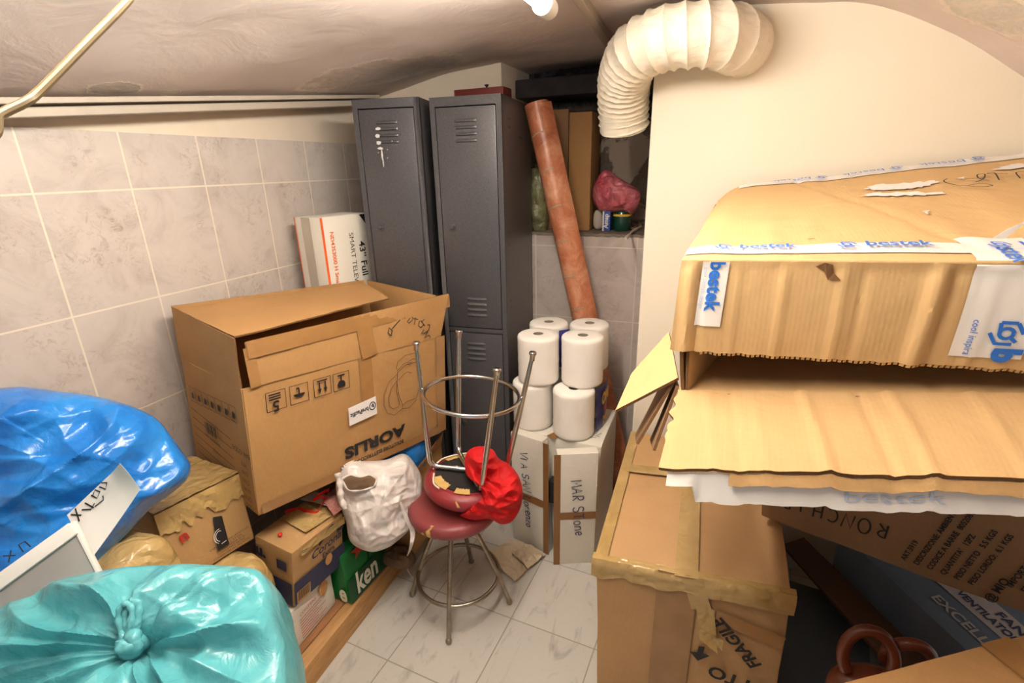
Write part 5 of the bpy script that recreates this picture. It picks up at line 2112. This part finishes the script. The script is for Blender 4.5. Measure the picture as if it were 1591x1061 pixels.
mb.panel(P(-.022, YF + .0, ZB + .004), P(.055, YF + .30, ZB + .004), P(.055, YF + .30, -.23), P(-.035, YF + .012, -.215), TH_, 8, 6, flex(4, .003), 0, 1)
mb.build('end_panel', [M['card_inner'], M['card_edge']], t)


def lowflap(u, v):
    # v=0 at the fold, 1 at the torn front edge
    a = lerp(P(-.040, YF + .002, ZB + .004), P(.90, YF + .002, ZB + .129), u)
    b = lerp(P(-.050, .80, -.506), P(.90, .91, -.402), u)
    p = lerp(a, b, v)
    x = p.x
    p.z += .004 * fbm(V((x * 6, p.y * 5, 3))) + .0045 * math.sin(PI * v)
    for cx_, w_, a_ in ((.02, .006, .003), (.06, .006, -.003), (.19, .008, .005), (.28, .007, -.004), (.33, .008, .005), (.45, .008, .004), (.10, .006, .002)):
        p.z += a_ * math.exp(-((x - cx_ - .02 * v) / w_) ** 2)
    if v > .99:
        p.y += .0025 * noise.noise(V((x * 22, 3, 0))) * (1 if x > 0 else 5)
    if u < .01:
        p.x += .010 * noise.noise(V((p.y * 40, 3, 0)))
    return p


mb = MB()
mb.sheet(lowflap, 120, 30, TH_, 0, 1)
mb.build('lower_flap', [M['card_inner'], M['card_edge']], t, ang=50)
# torn layer and white tape hanging from the lower flap's edge


def under(u, v, off, drop, x0, x1, seed):
    uu = lerp(x0, x1, u)
    p = lowflap(uu, .995)
    wav = .001 * noise.noise(V((uu * 18, seed, 0)))
    return p + V((0, -off * v + wav * v, -.006 - drop * v + .002 * fbm(V((uu * 30, v * 2, seed)))))


mb = MB()
mb.sheet(lambda u, v: under(u, v, .012, .016 + .006 * noise.noise(V((u * 7, 1, 1))), .12, 1.0, 1), 90, 5, .003)
mb.build('torn_layer', M['card_tan'], t, ang=50)
mb = MB()
wt = lambda u, v: under(u, v, .016, (.050 if u > .05 else .018) + .004 * noise.noise(V((u * 9, 3, 1))), .015, 1.0, 5) + V((0, .004, -.002))
mb.sheet(wt, 110, 8, .0012)
wo = mb.build('white_tape', M['tape_white'], t, ang=60)
text(wo, 'lettering', 'bestek', None, .52, .36, .5, M['tape_grey'], 180, mapf=lambda X, Y: wt(.36 + (X - .52) * .11, .55 + (Y - .36) * .9) + V((0, -.003, 0)), mirror=True)
# tape across the top
LW = (TRr - TL).length
mt = lambda X, Y, h_=.0055: topf(X / LW, Y / .81) + V((0, 0, h_))


def tape_on(fn, u0, u1, v0, v1, nu, nv, name='white_tape', m_='tape_white', par=t, rag=0.0):
    m2 = MB()

    def g(u, v):
        X = lerp(u0, u1, u)
        Y = lerp(v0, v1, v)
        if rag and (u < .001 or u > .999):
            X += rag * noise.noise(V((Y * 80, 1, 0)))
        return fn(X, Y)
    m2.grid(g, nu, nv)
    return m2.build(name, M[m_], par, ang=60)


def logo(fn, x, y, s, par, m_='tape_blue', rotd=0):
    a = math.radians(rotd)
    L_ = []
    hx = [(s * .5 * math.cos(math.radians(k)), s * .5 * math.sin(math.radians(k))) for k in (0, 60, 120, 180, 240, 300, 360)]
    L_.append(hx[:2])
    L_.append(hx[1:3])
    L_.append(hx[3:6])
    L_.append([(p[0] * .5, p[1] * .5) for p in arc(0, 0, s * .42, s * .42, 0, 360, 14)])
    L_.append([(-s * .25, s * .42), (-s * .2, 0)])
    L_.append([(s * .1, -s * .1), (s * .35, -s * .35)])
    L_ = [[(x + p[0] * math.cos(a) - p[1] * math.sin(a), y + p[0] * math.sin(a) + p[1] * math.cos(a)) for p in l] for l in L_]
    stroke_mb(L_, None, s * .13, mapf=fn).build('emblem', M[m_], par, smooth=False)


t1 = tape_on(lambda X, Y: mt(X, Y), .0, LW, .035, .092, 100, 4)
for x in (.115, .33, .555):
    text(t1, 'lettering', 'bestek', None, x + .035, .068, .038, M['tape_blue'], 0, mapf=lambda X, Y: mt(X, Y, .0115), sx=1.0, bold=.001)
    logo(lambda X, Y: mt(X, Y, .0115), x - .045, .064, .032, t1)
    text(t1, 'lettering', 'cool inspiration bestek design', None, x + .03, .044, .011, M['tape_grey'], 0, mapf=lambda X, Y: mt(X, Y, .0115))
t2 = tape_on(lambda X, Y: mt(X, Y), .06, LW - .02, .755, .808, 100, 4)
for x in (.22, .42, .62):
    text(t2, 'lettering', 'bestek', None, x, .78, .042, M['tape_blue'], 180, mapf=lambda X, Y: mt(X, Y, .0115), sx=1.0)
    logo(lambda X, Y: mt(X, Y, .0115), x + .085, .78, .034, t2)
# end tape folding over the near edge on the right
t3 = tape_on(lambda X, Y: (mt(X, Y, .0075) if Y > 0 else frontf(X / LW, min(1, -Y / .185)) + V((0, -.006, 0))), .462, .56, -.165, .12, 10, 30)
ff3 = lambda X, Y: frontf(X / LW, min(1, -Y / .185)) + V((0, -.0085, 0))
logo(ff3, .528, -.118, .044, t3)
text(t3, 'lettering', 'b', None, .536, -.158, .05, M['tape_blue'], -90, mapf=ff3, bold=.003)
text(t3, 'lettering', 'cool inspira', None, .484, -.128, .014, M['tape_blue'], -90, mapf=ff3)
text(t3, 'lettering', 'stek', None, .515, .018, .045, M['tape_blue'], -90, mapf=lambda X, Y: mt(X, Y, .0095), bold=.0006)
# short vertical tape at the left end of the front
t4 = tape_on(lambda X, Y: frontf(X / LW, min(1, max(0, -Y / .185))) + V((0, -.0065 - .002 * cr(V((X * 30, Y * 20, 0))), 0)), .040, .088, -.128, -.0, 8, 20)
f4 = lambda X, Y: frontf(X / LW, min(1, max(0, -Y / .185))) + V((0, -.0095, 0))
text(t4, 'lettering', 'bestek', None, .066, -.046, .036, M['tape_blue'], -90, mapf=f4, bold=.0012)
text(t4, 'lettering', 'cool bestek design', None, .047, -.052, .011, M['tape_grey'], -90, mapf=f4)
# torn white patches where a label was ripped off
mb = MB()
for poly in ([(.385, .57), (.42, .60), (.50, .60), (.545, .60), (.56, .57), (.52, .545), (.47, .53), (.41, .54)],
             [(.365, .49), (.40, .51), (.46, .50), (.53, .475), (.54, .455), (.48, .455), (.42, .47)],
             [(.455, .305), (.47, .31), (.463, .29)], [(.69, .66), (.75, .69), (.82, .68), (.80, .65), (.73, .64)], [(.60, .60), (.62, .605), (.615, .59)]):
    pp = []
    for i in range(len(poly)):
        a, b = poly[i], poly[(i + 1) % len(poly)]
        for k in range(5):
            w_ = k / 5
            pp.append((lerp(a[0], b[0], w_) + .012 * noise.noise(V((i * 3 + w_ * 6, 1, 2.3))), lerp(a[1], b[1], w_) + .016 * noise.noise(V((i * 3 + w_ * 6, 5, 2.7)))))
    mb = MB()
    mb.add([mt(x, y, .0068) for x, y in pp], [list(range(len(pp)))])
    mb.build('label_remains', M['paper'], t, smooth=False)
# marker scribble on the top
sc = [[(.575, .58), (.56, .55), (.575, .50), (.61, .47), (.635, .48), (.62, .50), (.59, .49)], [(.59, .57), (.65, .56)], [(.615, .52), (.64, .55), (.66, .60), (.645, .60), (.635, .56), (.645, .53)],
      [(.665, .53), (.68, .60), (.665, .60), (.70, .58)], [(.705, .53), (.72, .59), (.745, .58)], [(.74, .57), (.765, .62), (.79, .60), (.785, .57), (.82, .59), (.81, .56), (.765, .56)], [(.77, .52), (.785, .525)], [(.84, .60), (.88, .62), (.86, .57), (.90, .59)]]
stroke_mb([spline([V((x, y, 0)) for x, y in l], 4) and [(p.x, p.y) for p in spline([V((x, y, 0)) for x, y in l], 4)] for l in sc], None, .0032, mapf=lambda X, Y: mt(X, Y, .0115)).build('handwriting', M['ink'], t, smooth=False)
# small upright shred and puncture
mb = MB()
a = mt(.515, .115, .006)
mb.add([a, a + V((.02, .002, .0)), a + V((.045, .0, .035)), a + V((.018, .0, .018))], [(0, 1, 2, 3)])
mb.build('tape_shred', M['tape_white'], t, smooth=False)
mb = MB()
a = frontf((.245 - .0) / LW, .02)
pts5 = [(.232, .04), (.245, -.01), (.258, .02), (.262, .10), (.275, .17), (.255, .17), (.247, .09)]
mb.add([frontf(x / LW, max(0, v)) + V((0, -.0055, 0)) for x, v in pts5], [list(range(7))])
mb.build('puncture', M['card_edge'], t, smooth=False)
mb = MB()
mb.add([mt(x, y, .006) for x, y in ((.225, .13), (.238, .131), (.238, .134), (.225, .133))], [(0, 1, 2, 3)])
mb.build('puncture', M['ink'], t, smooth=False)
# torn end flaps sticking out to the left
flap('end_flap', atY(1054, 588, 1.075), atY(957, 639, 1.02), atY(982, 582, 1.16), atY(1040, 517, 1.30), M['card_big'], 41, .003, TH_, t)
mb = MB()
mb.panel(atY(1050, 588, 1.08), atY(990, 690, 1.02), atY(988, 676, 1.10), atY(1048, 560, 1.30), TH_, 8, 6, flex(5, .004), 0, 1)
mb.build('end_flap', [M['card_dark'], M['card_edge']], t)
mb = MB()
mb.panel(atY(1052, 600, 1.06), atY(1016, 700, 1.0), atY(1012, 684, 1.08), atY(1050, 590, 1.22), TH_, 8, 6, flex(6, .004), 0, 1)
mb.build('end_flap', [M['card_dark'], M['card_edge']], t)

# --- low things in the gap at the right
t = thing('fan_box', 'grey and white fan carton lying tilted under the printed carton', 'box', P(.8, 1.5, -1.4))
qf = [P(.50, 1.72, -1.20), P(.765, 1.33, -1.255), P(1.02, 1.50, -1.25), P(.76, 1.90, -1.20)]
mb = MB()
solid_carton(mb, [p - V((0, 0, .26)) for p in qf] + qf, 6, .002, 8)
mb.build('body', M['fan_grey'], t, ang=40)
fF_ = Face(qf[0], qf[1], qf[3])
mb = MB()
mb.grid(lambda u, v: fF_(lerp(.0, .46, u), lerp(.125, .225, v), .003), 8, 4)
mb.build('pale_panel', M['fan_pale'], t)
text(t, 'lettering', 'FAN', fF_, .395, .195, .038, M['ink_blue'], 0, h=.0045, bold=.001)
text(t, 'lettering', 'VENTILATOR', fF_, .36, .155, .034, M['ink_blue'], 0, h=.0045, bold=.001, sx=.8)
text(t, 'lettering', 'EXCELL', fF_, .35, .07, .045, M['fan_pale'], 0, h=.0045, bold=.001)
mb = MB()
qd = [P(.33, 1.62, -1.22), P(.60, 1.16, -1.36), P(.66, 1.22, -1.36), P(.44, 1.72, -1.22)]
mb = MB()
solid_carton(mb, [atZ(1248, 838, -1.30), atZ(1440, 1030, -1.36), atZ(1400, 1060, -1.36), atZ(1215, 850, -1.30)] + [atZ(1248, 838, -1.30) + V((0, 0, .012)), atZ(1440, 1030, -1.36) + V((0, 0, .012)), atZ(1400, 1060, -1.36) + V((0, 0, .012)), atZ(1215, 850, -1.30) + V((0, 0, .012))], 4, .001, 9, rnd=.002)
for i in range(len(mb.v)):
    pass
mb.build('brown_panel', M['card_brown'], label='dark brown board lying slanted beside the fan carton', cat='board')
mb = MB()
gz = -1.40
g4 = [atZ(1222, 862, gz), atZ(1368, 1000, gz), atZ(1262, 1040, gz), atZ(1232, 1000, gz)]
solid_carton(mb, [V((p.x, p.y, .0)) for p in (P(.295, 1.18, 0), P(.52, 1.22, 0), P(.60, 1.62, 0), P(.30, 1.66, 0))] + [P(.295, 1.18, -1.42), P(.52, 1.22, -1.42), P(.60, 1.62, -1.39), P(.30, 1.66, -1.39)], 6, .002, 12, rnd=.012)
mb.build('grey_case', M['case_grey'], label='dark grey case in the gap beside the fragile carton', cat='case')
mb = MB()
ob = [V((.37 + .075 * math.cos(a), 1.08 + .07 * math.sin(a), .03)) for a in [k * PI / 10 for k in range(20)]]
mb.inflate(ob, V((0, 0, 1)), .06, .028, 20, 110, lambda p, r, a, s__: V((0, 0, 1)) * (.02 * cr(p * 14)) * (1 - r ** 4) * (s__ > 0))
mb.build('black_plastic_sheet', M['black_bag'], label='crumpled black plastic on the floor right of the fragile carton', cat='plastic sheet', ang=40)
# brown leather bag with a round handle
t = thing('leather_bag', 'glossy brown leather bag with two round handles behind the near carton', 'bag', V((.445, 1.05, .01)))
hb = P(.445, 1.05, -1.045)
for (dx, dy, s, tilt) in ((-.035, .0, 1.0, .25), (.045, .03, .85, -.3)):
    mb = MB()
    pth = []
    for k in range(25):
        a = lerp(-40, 220, k / 24)
        pth.append(hb + V((dx, dy, 0)) + V((.048 * s * math.cos(math.radians(a)), tilt * .05 * math.sin(math.radians(a)), .065 * s * math.sin(math.radians(a)))))
    mb.tube(pth, [.013] * 25, 14)
    mb.build('handle', M['leather'], t, ang=60)
mb = MB()
ob = [hb + V((.10 * math.cos(a), .055 * math.sin(a), -.10)) for a in [k * PI / 10 for k in range(20)]]
mb.inflate(ob, V((0, 0, 1)), .06, .395, 16, 80, lambda p, r, a, s__: V((0, 0, 1)) * .004 * ridge(p * 12) * (1 - r))
mb.build('body', M['leather'], t, ang=60)

# near carton in the lower right corner
zc = -.80
cA, cB = atZ(1300, 1061, zc), atZ(1591, 985, zc)
dA = (cB - cA).normalized()
pr = V((dA.y, -dA.x, 0))
if pr.y > 0:
    pr = -pr
c0, c1 = cA - dA * .10, cB + dA * .12
c2, c3 = c1 + pr * .35, c0 + pr * .35
bot = [V((p.x, p.y, 0.0)) for p in (c3, c2, c1, c0)]
topc = [c3, c2, c1, c0]
t = thing('near_box', 'brown carton cut off by the lower right corner of the photo', 'box', V(((c0.x + c2.x) / 2, (c0.y + c2.y) / 2, 0)))
mb = MB()
solid_carton(mb, bot + topc, 8, .002, 14)
mb.build('body', M['card_warm'], t, ang=40)
fcn = Face(c3, c2, c0)
strip(fcn, .42, .24, .42, .35, .06, h=.004).build('tape', M['tape_clear'], t)
